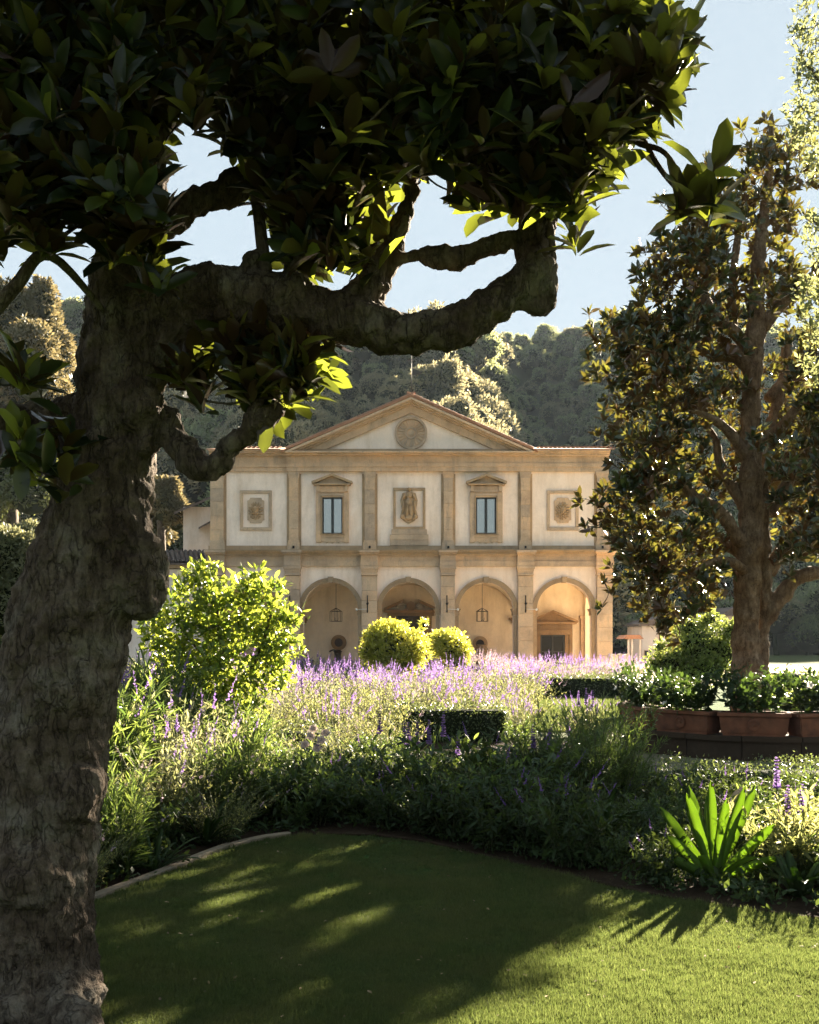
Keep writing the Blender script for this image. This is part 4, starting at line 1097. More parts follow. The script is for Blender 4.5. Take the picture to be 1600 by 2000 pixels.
TD = 4.7
trunk_c = [(40, 2090, TD, 205), (42, 1990, TD, 160), (48, 1880, TD, 142), (56, 1750, TD, 133), (72, 1600, TD, 128), (88, 1480, TD, 124), (108, 1360, TD, 120), (128, 1260, TD, 121), (152, 1170, TD, 124), (176, 1090, TD, 116), (196, 1010, TD, 104), (212, 930, TD, 92), (226, 850, TD, 84), (234, 770, TD, 82), (238, 700, TD, 84), (243, 630, TD, 78), (247, 560, TD, 70), (251, 480, TD, 68), (255, 380, TD, 66), (258, 260, TD, 64), (260, 120, TD, 60), (262, -60, TD, 56), (262, -260, TD, 48), (262, -480, TD, 36)]
main_c = [(250, 690, TD, 78), (300, 655, TD, 80), (345, 618, TD, 78), (400, 598, TD - .02, 74), (460, 590, TD - .05, 72), (520, 588, TD - .08, 69), (585, 596, TD - .1, 61), (650, 612, TD - .12, 50), (715, 632, TD - .14, 47), (780, 646, TD - .16, 43), (840, 650, TD - .16, 40), (895, 634, TD - .16, 43), (950, 600, TD - .15, 44), (1000, 572, TD - .14, 42), (1038, 556, TD - .13, 44), (1050, 520, TD - .12, 44), (1044, 460, TD - .1, 42), (1044, 400, TD - .08, 38), (1062, 320, TD - .06, 35), (1085, 220, TD, 32), (1110, 120, TD + .05, 26), (1130, 0, TD + .1, 20), (1140, -120, TD + .1, 14)]
limbs = [
  [(1044, 570, TD - .13, 36), (1054, 590, TD - .13, 30), (1062, 602, TD - .13, 18)],
  [(708, 620, TD - .14, 34), (728, 575, TD - .12, 30), (745, 530, TD - .1, 28), (768, 478, TD - .08, 22), (790, 425, TD - .06, 19), (806, 360, TD - .04, 17), (822, 290, TD, 15), (838, 200, TD + .04, 13), (850, 100, TD + .1, 11), (858, -20, TD + .12, 9)],
  [(740, 530, TD - .1, 22), (775, 503, TD - .1, 21), (820, 500, TD - .1, 19), (880, 503, TD - .1, 20), (930, 493, TD - .1, 20), (975, 476, TD - .1, 20), (1020, 462, TD - .1, 24), (1040, 455, TD - .1, 26)],
  [(640, 600, TD - .12, 26), (665, 580, TD - .12, 20), (700, 570, TD - .12, 22), (730, 580, TD - .12, 22)],
  [(500, 540, TD - .08, 20), (492, 510, TD - .1, 24), (520, 500, TD - .1, 18)],
  [(262, 470, TD, 40), (310, 435, TD, 34), (370, 402, TD + .05, 31), (430, 375, TD + .08, 29), (490, 345, TD + .1, 27), (560, 318, TD + .1, 24), (650, 290, TD + .08, 20), (760, 262, TD + .05, 15), (860, 250, TD, 10)],
  [(240, 810, TD, 46), (180, 812, TD, 40), (110, 818, TD, 36), (50, 828, TD - .05, 36), (-20, 838, TD - .1, 34), (-120, 838, TD - .2, 28), (-220, 820, TD - .3, 20)],
  [(262, 820, TD, 44), (322, 828, TD - .05, 30), (345, 868, TD - .1, 26), (372, 900, TD - .12, 26), (402, 918, TD - .14, 25), (430, 895, TD - .16, 23), (452, 866, TD - .18, 22), (486, 842, TD - .2, 23), (512, 812, TD - .22, 21), (540, 793, TD - .22, 16)],
  [(268, 640, TD, 30), (296, 600, TD, 14), (302, 560, TD, 10), (306, 520, TD, 8)],
  [(255, 300, TD, 34), (200, 200, TD - .1, 28), (140, 100, TD - .2, 24), (90, -20, TD - .3, 20), (60, -150, TD - .4, 15)],
  [(258, 210, TD, 34), (330, 120, TD + .1, 27), (420, 40, TD + .15, 24), (500, -40, TD + .2, 20), (560, -160, TD + .2, 14)],
]
burls = [(286, 1150, TD - .03, 34), (262, 1120, TD - .06, 60), (272, 1180, TD - .06, 40), (270, 1075, TD - .06, 42), (268, 800, TD - .12, 50), (205, 720, TD - .08, 48), (285, 860, TD - .1, 32), (120, 1330, TD - .12, 80), (60, 1700, TD - .15, 90), (140, 1540, TD - .1, 70), (120, 1950, TD - .1, 80), (20, 1980, TD - .2, 80), (150, 1060, TD - .08, 54)]
mag = empty('magnolia_tree', (*P(42, 1990, TD)[:2], 0)); mo = Vector(mag.location)
tag(mag, 'large gnarled magnolia in shade at the left with one thick bent branch', 'tree')
A = Acc()
def shift(sp_): 
    s_ = sp_.copy(); s_[:, :3] -= np.array(mo); return s_
skeleton = []
trunk_c = [(a, b, c, r_ * (.93 if b > 1000 else .97)) for a, b, c, r_ in trunk_c]
main_c = [(a, b, c, r_ * (.97 if a < 420 else .89)) for a, b, c, r_ in main_c]
for c in [trunk_c, main_c] + limbs:
    s_ = shift(px_curve(c)); s_[:, 3] *= 1 + .035 * np.sin(np.arange(len(s_)) * 1.1 + len(s_)) * (s_[:, 3] < .2); A.add(*tube_np(s_[:, :3], s_[:, 3], 14)); skeleton.append(s_)
bm = bmesh.new()
for b in burls:
    p = P(*b[:3]) - mo; bmesh.ops.create_icosphere(bm, subdivisions=2, radius=b[3] / FPX * b[2], matrix=Matrix.Translation(p))
for k in range(4):                                     # root flare
    a = k * 1.05 + 2.4; rr = .36
    m4 = Matrix.Translation((rr * math.cos(a), rr * math.sin(a), .02)) @ Matrix.Rotation(a, 4, 'Z') @ Matrix.Diagonal((.26, .12, .16, 1)); bmesh.ops.create_icosphere(bm, subdivisions=2, radius=1, matrix=m4)
bm.verts.ensure_lookup_table(); V = np.array([v.co[:] for v in bm.verts]); F = np.array([i.index for f in bm.faces for i in f.verts]); A.add(V, F, np.full(len(bm.faces), 3)); bm.free()
to = link('trunk', A.mesh('trunk', [M['bark']], True), mag)
rm = to.modifiers.new('union', 'REMESH'); rm.mode = 'VOXEL'; rm.voxel_size = .011; rm.use_smooth_shade = True
smo = to.modifiers.new('soften', 'SMOOTH'); smo.factor = .5; smo.iterations = 7
def disp(ob, kind, size, strength, mid=.5, **kw):
    t_ = bpy.data.textures.new(kind + str(size), kind)
    t_.noise_scale = size
    for k, v in kw.items(): setattr(t_, k, v)
    d_ = ob.modifiers.new('relief', 'DISPLACE'); d_.texture = t_; d_.strength = strength; d_.mid_level = mid; d_.texture_coords = 'LOCAL'
disp(to, 'CLOUDS', .22, .085); disp(to, 'CLOUDS', .055, .034); disp(to, 'VORONOI', .07, -.016, 0.3, weight_1=-1.0, weight_2=1.0); disp(to, 'CLOUDS', .018, .010)

# rosettes of big leathery leaves
SK = np.concatenate([s_[::2] for s_ in skeleton[1:]] + [skeleton[0][-60:]])
def rosettes(centers, axes, nl, lsize, spread=(.35, 1.25), wid=(.85, 1.2), droop=.0):
    """leaf frames around shoot tips"""
    Ls = []; Ms = []; rid = []
    for i, (c, ax) in enumerate(zip(centers, axes)):
        k = max(3, int(nl * rng.uniform(.6, 1.3))); ax = norm(ax); t1 = norm(np.cross(ax, [.3, .2, .9] if abs(ax[2]) < .85 else [1, .2, 0])); t2 = np.cross(ax, t1)
        ph = rng.uniform(0, 6.28) + np.arange(k) * 2.4; sp_ = np.linspace(spread[0], spread[1], k) * rng.uniform(.8, 1.2, k)
        D = np.cos(sp_)[:, None] * ax + np.sin(sp_)[:, None] * (np.cos(ph)[:, None] * t1 + np.sin(ph)[:, None] * t2)
        D[:, 2] -= droop * rng.uniform(0, 1, k); D = norm(D)
        N = norm(ax[None, :] * 1.0 - D * .3 + rng.normal(0, .22, (k, 3)))
        sz = lsize * rng.uniform(.65, 1.15, k)
        Ls.append(c + D * .012 - ax * rng.uniform(0, lsize * .5, k)[:, None]); Ms.append(frames(D, N, sz, rng.uniform(*wid, k)))
    return np.concatenate(Ls), np.concatenate(Ms)

UPB = .7
def sample_regions(regs, sk, out=.5, clump=0):
    """regs: (px,py,rx,ry,d0,d1,count) -> shoot tips in the tree's own space + growth axes"""
    cs = []; ax = []
    for (a, b, rx, ry, d0, d1, n) in regs:
        cl = [(rng.uniform(0, 6.28), math.sqrt(rng.uniform(0, 1)), rng.uniform(d0, d1)) for _ in range(max(1, n // clump))] if clump else None
        for _ in range(n):
            u = rng.uniform(0, 6.28); r_ = math.sqrt(rng.uniform(0, 1)); d_ = rng.uniform(d0, d1)
            if clump:
                q0 = cl[int(rng.integers(len(cl)))]; du, dv = rng.normal(0, .17), rng.normal(0, .17)
                d_ = q0[2] + rng.normal(0, .16); xx = a + rx * q0[1] * math.cos(q0[0]) + du / d0 * FPX; yy2 = b + ry * q0[1] * math.sin(q0[0]) + dv / d0 * FPX
                u = math.atan2((yy2 - b) / ry, (xx - a) / rx); r_ = math.hypot((yy2 - b) / ry, (xx - a) / rx)
            p = np.array(P(a + rx * r_ * math.cos(u), b + ry * r_ * math.sin(u), d_) - MO)
            near = sk[np.argmin(np.linalg.norm(sk[:, :3] - p, axis=1)), :3]
            v = norm(p - near + 1e-3); g = norm(v * out + rng.normal(0, .4, 3) + np.array([0, 0, UPB]))
            cs.append(p); ax.append(g)
    return np.array(cs), np.array(ax)
MO = mo
trunk_scale = 1
# (px, py, rx, ry, d0, d1, shoots)
near_regs = [
  (60, 60, 230, 150, 3.9, 5.6, 170), (70, 250, 230, 150, 3.8, 5.4, 170), (110, 380, 190, 90, 3.8, 4.6, 60), (250, 450, 70, 70, 4.0, 4.4, 14), (30, 470, 60, 40, 4.2, 5.2, 5),
  (300, 60, 220, 130, 4.0, 6.0, 120), (300, 170, 130, 90, 4.0, 5.0, 36), (260, 380, 70, 90, 3.9, 4.4, 18), (290, 540, 30, 30, 4.0, 4.3, 3),
  (500, 60, 180, 130, 4.2, 6.2, 90), (500, 170, 110, 100, 4.2, 5.6, 44), (520, 280, 110, 60, 4.3, 5.4, 34), (640, 240, 120, 90, 4.2, 5.8, 60),
  (700, 80, 170, 140, 4.0, 6.0, 130), (780, 230, 130, 80, 4.0, 5.6, 76), (900, 60, 170, 120, 3.9, 6.0, 130), (930, 200, 150, 100, 3.9, 5.6, 105),
  (1060, 80, 160, 130, 3.8, 5.8, 130), (1120, 210, 130, 90, 3.8, 5.2, 84), (1200, 90, 110, 110, 3.8, 5.0, 62), (1215, 210, 70, 60, 3.8, 4.6, 22), (1280, 150, 36, 60, 3.8, 4.4, 8),
  (560, 370, 60, 60, 4.4, 5.0, 17), (610, 430, 60, 80, 4.3, 4.9, 28), (700, 420, 50, 90, 4.4, 5.1, 40), (640, 490, 40, 26, 4.4, 4.9, 9), (700, 340, 70, 50, 4.3, 5.0, 22), (600, 480, 45, 40, 4.4, 4.8, 8), (690, 500, 40, 22, 4.4, 4.8, 5),
  (730, 300, 60, 40, 4.3, 5.0, 12), (900, 385, 20, 14, 4.5, 4.7, 3), (990, 300, 90, 50, 4.0, 5.0, 40), (1060, 370, 80, 50, 4.1, 4.8, 28), (1130, 330, 60, 50, 4.0, 4.7, 17), (960, 370, 40, 40, 4.2, 4.7, 6), (810, 330, 40, 30, 4.2, 4.8, 6),
  (1120, 455, 10, 14, 4.3, 4.4, 1),
  (380, 760, 50, 60, 4.3, 4.8, 7), (500, 680, 60, 40, 4.3, 4.8, 17), (540, 740, 60, 50, 4.3, 4.8, 22), (590, 700, 40, 40, 4.3, 4.8, 9), (500, 800, 30, 30, 4.3, 4.6, 3), (350, 700, 30, 40, 4.4, 4.8, 4),
  (45, 740, 40, 30, 4.2, 4.6, 5), (60, 880, 50, 40, 4.2, 4.7, 5), (110, 930, 30, 30, 4.2, 4.4, 2), (120, 860, 30, 20, 4.3, 4.6, 3),
  # crown that carries on above and beside the frame
  (-200, 200, 200, 260, 3.6, 6.0, 120), (300, -260, 420, 220, 3.6, 6.6, 260), (900, -240, 420, 200, 3.6, 6.6, 250), (100, -200, 250, 200, 3.6, 6.0, 70), (600, -600, 500, 160, 4.0, 6.6, 140), (560, -60, 300, 90, 5.5, 7.2, 90),
]

near_regs = [(a, b, c, d_, e, f, max(1, int(g * (.74 if b < 300 and a > 250 else .9 if b < 500 else 1)))) for a, b, c, d_, e, f, g in near_regs]
Cn, Ax = sample_regions(near_regs, SK)
# unseen shoots over lawn and behind the camera, added to darken the foreground
nb = 2500
ba = rng.uniform(0, 2 * math.pi, nb); br = 7.4 * np.sqrt(rng.uniform(.02, 1, nb)); bh = 3.7 + 4.2 * rng.uniform(0, 1, nb) * (1 - (br / 7.8) ** 2) + rng.uniform(-.2, .3, nb)
bxyz = np.stack([br * np.cos(ba) + 1.4, br * np.sin(ba) - 4.4, bh - np.where(br * np.sin(ba) + .3 < -2.2, .9, 0)], 1); wy = bxyz[:, 1] + mo[1]
keepb = (wy < 2.6) | (bxyz[:, 2] > EYE + .66 * wy)
Cn = np.concatenate([Cn, bxyz[keepb]]); Ax = np.concatenate([Ax, norm(rdir(keepb.sum(), .6))])
L1, M1 = rosettes(Cn, Ax, 9, .168)
# the dark rosette that stands clear against the sky on the right
rc_ = []; ra_ = []
for (a, b, d_, v) in [(1385, 395, 3.9, (.0, -.2, 1)), (1360, 385, 3.95, (-.5, .2, 1)), (1395, 330, 3.9, (.5, 0, 1)), (1345, 395, 3.9, (.3, -.6, .6)), (1330, 60, 4.0, (1, 0, .5)), (1300, 110, 4.0, (.9, -.3, .2)), (1290, 190, 3.9, (.8, 0, -.1))]:
    rc_.append(np.array(P(a, b, d_) - mo)); ra_.append(np.array(v))
L2, M2 = rosettes(rc_, ra_, 9, .21, spread=(.25, 1.35), wid=(1.0, 1.3))
Lm = np.concatenate([L1, L2]); Mm = np.concatenate([M1, M2])

def split_leaves(parent, L, Mx, base, mat, npart=300, o=Vector((0, 0, 0)), lname='leaf', w=1.0, box_=(0, 1600, 0, 2000)):
    W_ = L + np.array(o); mid = W_ + Mx[:, :, 1] * .5
    pxx_ = 800 + mid[:, 0] / mid[:, 1] * FPX; pyy_ = 1250 - (mid[:, 2] - EYE) / mid[:, 1] * FPX
    inside = (pxx_ > box_[0]) & (pxx_ < box_[1]) & (pyy_ > box_[2]) & (pyy_ < box_[3])
    size = np.linalg.norm(Mx[:, :, 1], axis=1) / mid[:, 1]
    face = np.abs(np.einsum('ni,ni->n', norm(Mx[:, :, 2]), norm(mid - np.array([0, 0, EYE]))))
    # favour leaves with few others in front of them
    cell = {}; order = np.argsort(mid[:, 1])
    front = np.zeros(len(L))
    for i in order:
        key = (int(pxx_[i] // 18), int(pyy_[i] // 18)); c = cell.get(key, 0); front[i] = c; cell[key] = c + 1
    score = np.where(inside, size * (.35 + face) / (1 + front * 1.5), -1)
    sel = np.argsort(-score)[:min(npart, int(inside.sum()))]
    me = np_mesh(lname, base.V, base.loops, base.tot, True); me.materials.append(mat)
    for i in sel:
        ob = link(lname, me, parent); m3 = Mx[i]; m4 = Matrix.Identity(4)
        for r_ in range(3):
            for c_ in range(3): m4[r_][c_] = m3[r_, c_]
            m4[r_][3] = L[i, r_]
        ob.matrix_local = m4
    rest = np.ones(len(L), bool); rest[sel] = False
    if rest.any():
        A_ = Acc(); A_.add(*merge(base, Mx[rest], L[rest])); fo_ = link('foliage', A_.mesh('foliage', [mat], True), parent); fo_['kind'] = 'stuff'
split_leaves(mag, Lm, Mm, LEAF, M['mag_leaf'], 300, mo)

# twigs from the limbs to the shoots
def twigs(parent, centers, axes, sk, mat, r0=.010, r1=.004, reach=9, name='twigs', maxlen=1.3):
    """every shoot grows from the nearest limb or from a shoot nearer to the limb"""
    A_ = Acc(); P0 = sk[:, :3]; dmin = np.array([np.min(np.linalg.norm(P0 - c, axis=1)) for c in centers]); order = np.argsort(dmin); done = P0
    for i in order:
        c, a = centers[i], axes[i]; dd = np.linalg.norm(done - c, axis=1); k = np.argmin(dd); s_ = done[k]; L_ = dd[k]
        if L_ > maxlen: done = np.vstack([done, c]); continue
        mid = (s_ + c) / 2 - norm(a) * .12 * L_ + rng.normal(0, .05 * L_, 3)
        rr = min(r0, r1 + dmin[i] * .0 + L_ * .012); sp_ = spline([s_, mid, c], 3); A_.add(*tube_np(sp_, np.linspace(max(rr, r1), r1, len(sp_)), 4, False)); done = np.vstack([done, c])
    o = link(name, A_.mesh(name, [mat], True), parent); o['kind'] = 'stuff'; return o
SKw = SK
allc = np.concatenate([Cn, np.array(rc_)]); alla = np.concatenate([Ax, np.array([norm(v) for v in ra_])])
vis = (allc[:, 0] + mo[0]) / np.maximum(allc[:, 1] + mo[1], .1) * FPX + 800
allc, alla = Cn, Ax; vis = vis[:len(Cn)]
twigs(mag, allc[vis > -150], alla[vis > -150], SKw, M['bark2'])
for ctrl in ([(1245, 250, 4.1, 5), (1290, 330, 4.0, 5), (1340, 385, 3.95, 5), (1370, 400, 3.92, 4)], [(1180, 210, 4.2, 8), (1240, 275, 4.1, 6), (1300, 300, 4.0, 5), (1350, 385, 3.9, 4)], [(1060, 340, 4.6, 9), (1160, 300, 4.4, 7), (1240, 270, 4.3, 5)],
             [(560, 540, 4.55, 8), (600, 480, 4.5, 8), (650, 400, 4.5, 8), (700, 345, 4.5, 7), (770, 320, 4.5, 6)], [(770, 315, 4.5, 6), (850, 335, 4.5, 6), (940, 362, 4.5, 5)], [(1060, 500, 4.55, 3), (1090, 484, 4.45, 2), (1112, 468, 4.4, 2)],
             [(520, 540, 4.6, 14), (508, 440, 4.6, 12), (500, 350, 4.65, 11), (520, 200, 4.7, 9)], [(560, 560, 4.6, 12), (575, 440, 4.6, 10), (560, 330, 4.7, 10)], [(230, 640, 4.6, 5), (100, 500, 4.3, 10), (30, 560, 4.2, 14), (-40, 640, 4.2, 16)], [(100, 500, 4.3, 9), (40, 400, 4.2, 14), (20, 250, 4.2, 18), (60, 100, 4.2, 20)]):
    s_ = shift(px_curve(ctrl)); tubes_ob('branch', [(s_[:, :3], s_[:, 3])], M['bark'], mag, 8)

# ------------------------------------------------------------------ second magnolia in the planter ring
D3 = 16.3
M['mag_leaf2'] = leafmat('far_magnolia_leaf', (.018, .036, .013), under=(.085, .034, .014), trans=(.46, .46, .07), trans2=(.18, .11, .02), tfac=.13, rough=.28, var=.45, spec=.55, scale=1)
m2 = empty('magnolia_tree', (P(1470, 1400, D3).x, D3, 0)); MO = Vector(m2.location)
tag(m2, 'second magnolia with twin straight trunk rising from the ring of planters', 'tree')
t2 = [
  [(1458, 1460, 0, 40), (1460, 1350, 0, 33), (1459, 1290, 0, 28), (1457, 1230, 0, 25), (1460, 1150, 0, 25), (1464, 1070, 0, 25), (1468, 990, 0, 24), (1467, 900, 0, 21), (1465, 820, 0, 18), (1470, 720, 0, 18), (1476, 640, 0, 18), (1478, 560, 0, 15), (1486, 470, 0, 12), (1498, 380, 0, 9), (1506, 290, 0, 7), (1508, 220, 0, 4)],
  [(1484, 1440, .1, 26), (1487, 1330, .12, 17), (1489, 1250, .14, 13), (1493, 1170, .14, 14), (1494, 1090, .12, 13), (1493, 1000, .12, 11), (1495, 900, .2, 10), (1508, 820, .3, 9), (1530, 740, .3, 11), (1540, 650, .3, 9)],
  [(1494, 1210, .14, 15), (1530, 1160, .1, 17), (1558, 1128, 0, 15), (1600, 1120, -.1, 14), (1650, 1122, -.2, 11), (1720, 1090, -.3, 8)],
  [(1470, 1080, 0, 17), (1440, 1050, -.1, 14), (1415, 1010, -.2, 13), (1385, 985, -.3, 12), (1355, 970, -.3, 11), (1330, 935, -.4, 8), (1310, 900, -.5, 6)],
  [(1465, 1100, 0, 13), (1430, 1070, .2, 11), (1390, 1058, .3, 9), (1350, 1062, .4, 6)],
  [(1468, 1130, 0, 12), (1430, 1098, -.3, 9), (1385, 1100, -.5, 7), (1340, 1130, -.6, 5)],
  [(1462, 1000, 0, 14), (1430, 950, .1, 11), (1405, 900, .2, 9), (1398, 860, .2, 7), (1370, 820, .3, 5)],
  [(1462, 900, 0, 12), (1430, 850, -.2, 10), (1395, 820, -.3, 8), (1350, 800, -.4, 5)],
  [(1470, 715, 0, 19), (1430, 690, .1, 17), (1380, 683, .2, 15), (1325, 672, .2, 12), (1270, 690, .3, 8), (1220, 690, .3, 5)],
  [(1472, 690, 0, 13), (1430, 645, -.1, 12), (1395, 615, -.1, 11), (1376, 575, -.2, 9), (1372, 500, -.2, 6)],
  [(1488, 640, 0, 14), (1530, 590, 0, 12), (1580, 545, 0, 10), (1640, 500, .1, 8)],
  [(1432, 640, 0, 9), (1430, 560, .1, 8), (1440, 470, .2, 7), (1450, 400, .2, 5)],
  [(1500, 1120, .2, 15), (1530, 1070, .1, 13), (1560, 1040, .1, 11), (1610, 1000, 0, 8)],
  [(1500, 1000, .2, 14), (1535, 950, .3, 12), (1560, 900, .3, 10), (1600, 850, .4, 8), (1650, 800, .4, 6)],
  [(1490, 860, .2, 12), (1530, 830, 0, 10), (1570, 780, -.2, 8), (1620, 740, -.3, 6)],
  [(1500, 780, .2, 10), (1550, 720, .4, 8), (1610, 690, .5, 6)],
]
tl = []
for c in t2:
    s_ = px_curve([(a, b, D3 + dd, r_) for a, b, dd, r_ in c]); s_[:, :3] -= np.array(MO); s_[:, 3] *= 1 + .06 * np.sin(np.arange(len(s_)) * 1.3); tl.append(s_)
M['bark_warm'] = bark_mat('warm_bark', [(.15, .10, .06), (.24, .17, .105), (.33, .25, .17)], 16, (1, 1, .4), .7, .015)
A = Acc()
for s_ in tl[:3]: A.add(*tube_np(s_[:, :3], s_[:, 3], 14))
o = link('trunk', A.mesh('trunk', [M['bark_warm']], True), m2)
rm = o.modifiers.new('union', 'REMESH'); rm.mode = 'VOXEL'; rm.voxel_size = .022; rm.use_smooth_shade = True
smo = o.modifiers.new('soften', 'SMOOTH'); smo.factor = .5; smo.iterations = 4
disp(o, 'CLOUDS', .2, .08); disp(o, 'CLOUDS', .06, .03)
for s_ in tl[3:]: tubes_ob('branch', [(s_[:, :3], s_[:, 3])], M['bark_warm'], m2, 9)
SK2 = np.concatenate([s_[::2] for s_ in tl])
regs2 = [
  (1500, 320, 50, 60, -.9, .9, 26), (1450, 340, 40, 50, -.8, .9, 16), (1400, 400, 60, 50, -1, 1, 30), (1350, 440, 45, 50, -1, .8, 22), (1480, 430, 90, 60, -1.3, 1.3, 60), (1560, 400, 60, 90, -1.2, 1.3, 14),
  (1330, 530, 70, 60, -1.2, 1.2, 48), (1400, 540, 80, 70, -1.4, 1.5, 62), (1480, 550, 70, 60, -1.5, 1.5, 34), (1560, 560, 50, 70, -1.4, 1.4, 20), (1275, 600, 40, 50, -.8, .8, 18),
  (1300, 660, 90, 50, -1.3, 1.3, 66), (1190, 655, 34, 20, -.4, .4, 8), (1240, 700, 40, 40, -.8, .8, 20), (1380, 640, 70, 60, -1.5, 1.5, 34), (1290, 740, 70, 50, -1.4, 1.3, 48), (1370, 740, 60, 50, -1.5, 1.5, 24),
  (1280, 830, 70, 60, -1.4, 1.4, 54), (1220, 850, 26, 40, -.6, .6, 9), (1340, 830, 60, 60, -1.5, 1.5, 30), (1270, 920, 66, 60, -1.5, 1.4, 54), (1350, 930, 60, 50, -1.6, 1.6, 22), (1215, 940, 20, 30, -.4, .4, 5), (1165, 962, 10, 12, -.1, .1, 2),
  (1260, 1010, 70, 60, -1.5, 1.5, 56), (1340, 1030, 60, 50, -1.6, 1.6, 28), (1250, 1090, 60, 50, -1.3, 1.3, 44), (1330, 1100, 80, 50, -1.6, 1.6, 48), (1400, 1130, 50, 40, -1.5, 1.5, 14), (1190, 1085, 16, 20, -.3, .3, 5), (1290, 1160, 60, 34, -1.2, 1.2, 22),
  (1370, 1160, 60, 30, -1.4, 1.4, 16), (1310, 1195, 36, 18, -.5, .3, 6), (1290, 1210, 26, 14, -.3, .3, 4), (1410, 900, 40, 90, -1.7, 1.7, 14), (1420, 760, 40, 70, -1.8, 1.8, 14),
  (1570, 700, 50, 60, -1.5, 1.5, 42), (1590, 800, 50, 70, -1.6, 1.6, 54), (1580, 900, 60, 60, -1.6, 1.6, 48), (1590, 1000, 60, 60, -1.5, 1.5, 44), (1590, 1070, 40, 30, -1.2, 1.2, 14), (1540, 830, 40, 120, -1.8, 1.8, 20),
  (1560, 880, 70, 80, -1.8, 1.8, 54), (1180, 700, 26, 24, -.4, .4, 6), (1190, 1000, 20, 26, -.4, .4, 4), (1225, 780, 26, 30, -.5, .5, 8), (1580, 1035, 70, 45, -1.5, 1.5, 50), (1530, 330, 70, 60, -.9, .9, 10), (1480, 700, 110, 300, .5, 1.9, 60),
  (1690, 700, 60, 90, -1.5, 1.5, 26), (1640, 880, 50, 80, -1.8, 1.8, 60), (1510, 870, 50, 90, .8, 2.4, 46), (1370, 380, 40, 40, -.8, .8, 16), (1330, 450, 36, 40, -.8, .8, 14), (1560, 300, 50, 40, -.7, .7, 3), (1640, 850, 45, 60, -1.5, 1.5, 34), (1470, 640, 130, 330, .8, 2.2, 70),  # includes shoots beyond the frame and behind the trunk, added to shade the lawn
]
Cn, Ax = sample_regions([(a, b, c, d_, D3 + e, D3 + f, int(g * (1.75 if a < 1400 else 1.4))) for a, b, c, d_, e, f, g in regs2], SK2, clump=7)
L3, M3 = rosettes(Cn, Ax, 10, .185, spread=(.3, 1.3))
split_leaves(m2, L3, M3, LEAF_L, M['mag_leaf2'], 300, MO)
twigs(m2, Cn, Ax, SK2, M['bark_warm'], .014, .006, 1.1)

# ------------------------------------------------------------------ small leaved tree reaching in at the right edge
M['pale_leaf'] = leafmat('pale_small_leaf', (.11, .13, .05), trans=(.46, .48, .19), trans2=(.22, .24, .09), tfac=.42, rough=.35, var=.35, spec=.5)
D4 = 10.0
et = empty('olive_tree', (P(1900, 1400, D4).x, D4, 0)); MO = Vector(et.location)
tag(et, 'pale small leaved tree reaching in from outside at the upper right edge', 'tree')
t4 = [[(1900, 1590, 0, 34), (1890, 1300, 0, 30), (1870, 1000, 0, 26), (1840, 700, 0, 22), (1800, 450, 0, 16), (1760, 250, 0, 10), (1700, 60, 0, 6)], [(1840, 720, 0, 14), (1760, 640, 0, 10), (1680, 560, -.1, 7), (1600, 520, -.1, 4)], [(1780, 350, 0, 10), (1700, 260, 0, 7), (1620, 180, 0, 4), (1570, 120, 0, 3)], [(1770, 300, 0, 8), (1700, 380, 0, 6), (1610, 420, 0, 3)], [(1840, 700, 0, 10), (1740, 720, .1, 7), (1650, 740, .1, 4), (1580, 730, .1, 3)]]
tl = []
for c in t4:
    s_ = px_curve([(a, b, D4 + dd, r_) for a, b, dd, r_ in c]); s_[:, :3] -= np.array(MO); tl.append(s_); tubes_ob('trunk' if len(tl) == 1 else 'branch', [(s_[:, :3], s_[:, 3])], M['bark2'], et, 8)
SK4 = np.concatenate(tl)
regs4 = [(1580, 60, 34, 60, -.5, .5, 20), (1600, 160, 50, 50, -.6, .6, 30), (1570, 240, 36, 40, -.4, .4, 18), (1590, 320, 30, 30, -.4, .4, 12), (1600, 460, 34, 60, -.5, .5, 26), (1590, 590, 32, 50, -.5, .5, 26), (1600, 700, 34, 50, -.5, .5, 18), (1560, 270, 20, 20, -.2, .2, 5),
         (1680, 120, 70, 150, -.8, .8, 50), (1690, 350, 70, 150, -.8, .8, 46), (1690, 600, 70, 150, -.8, .8, 46), (1800, 300, 90, 300, -1, 1, 60)]
Cn, Ax = sample_regions([(a, b, c, d_, D4 + e, D4 + f, int(g * 1.35)) for a, b, c, d_, e, f, g in regs4], SK4)
L4, M4 = rosettes(Cn, Ax, 14, .075, spread=(.2, 1.8)); L4 = L4 + rng.normal(0, .035, L4.shape)
split_leaves(et, L4, M4, LEAF_S, M['pale_leaf'], 120, MO)
twigs(et, Cn, Ax, SK4, M['bark2'], .006, .003, .7)
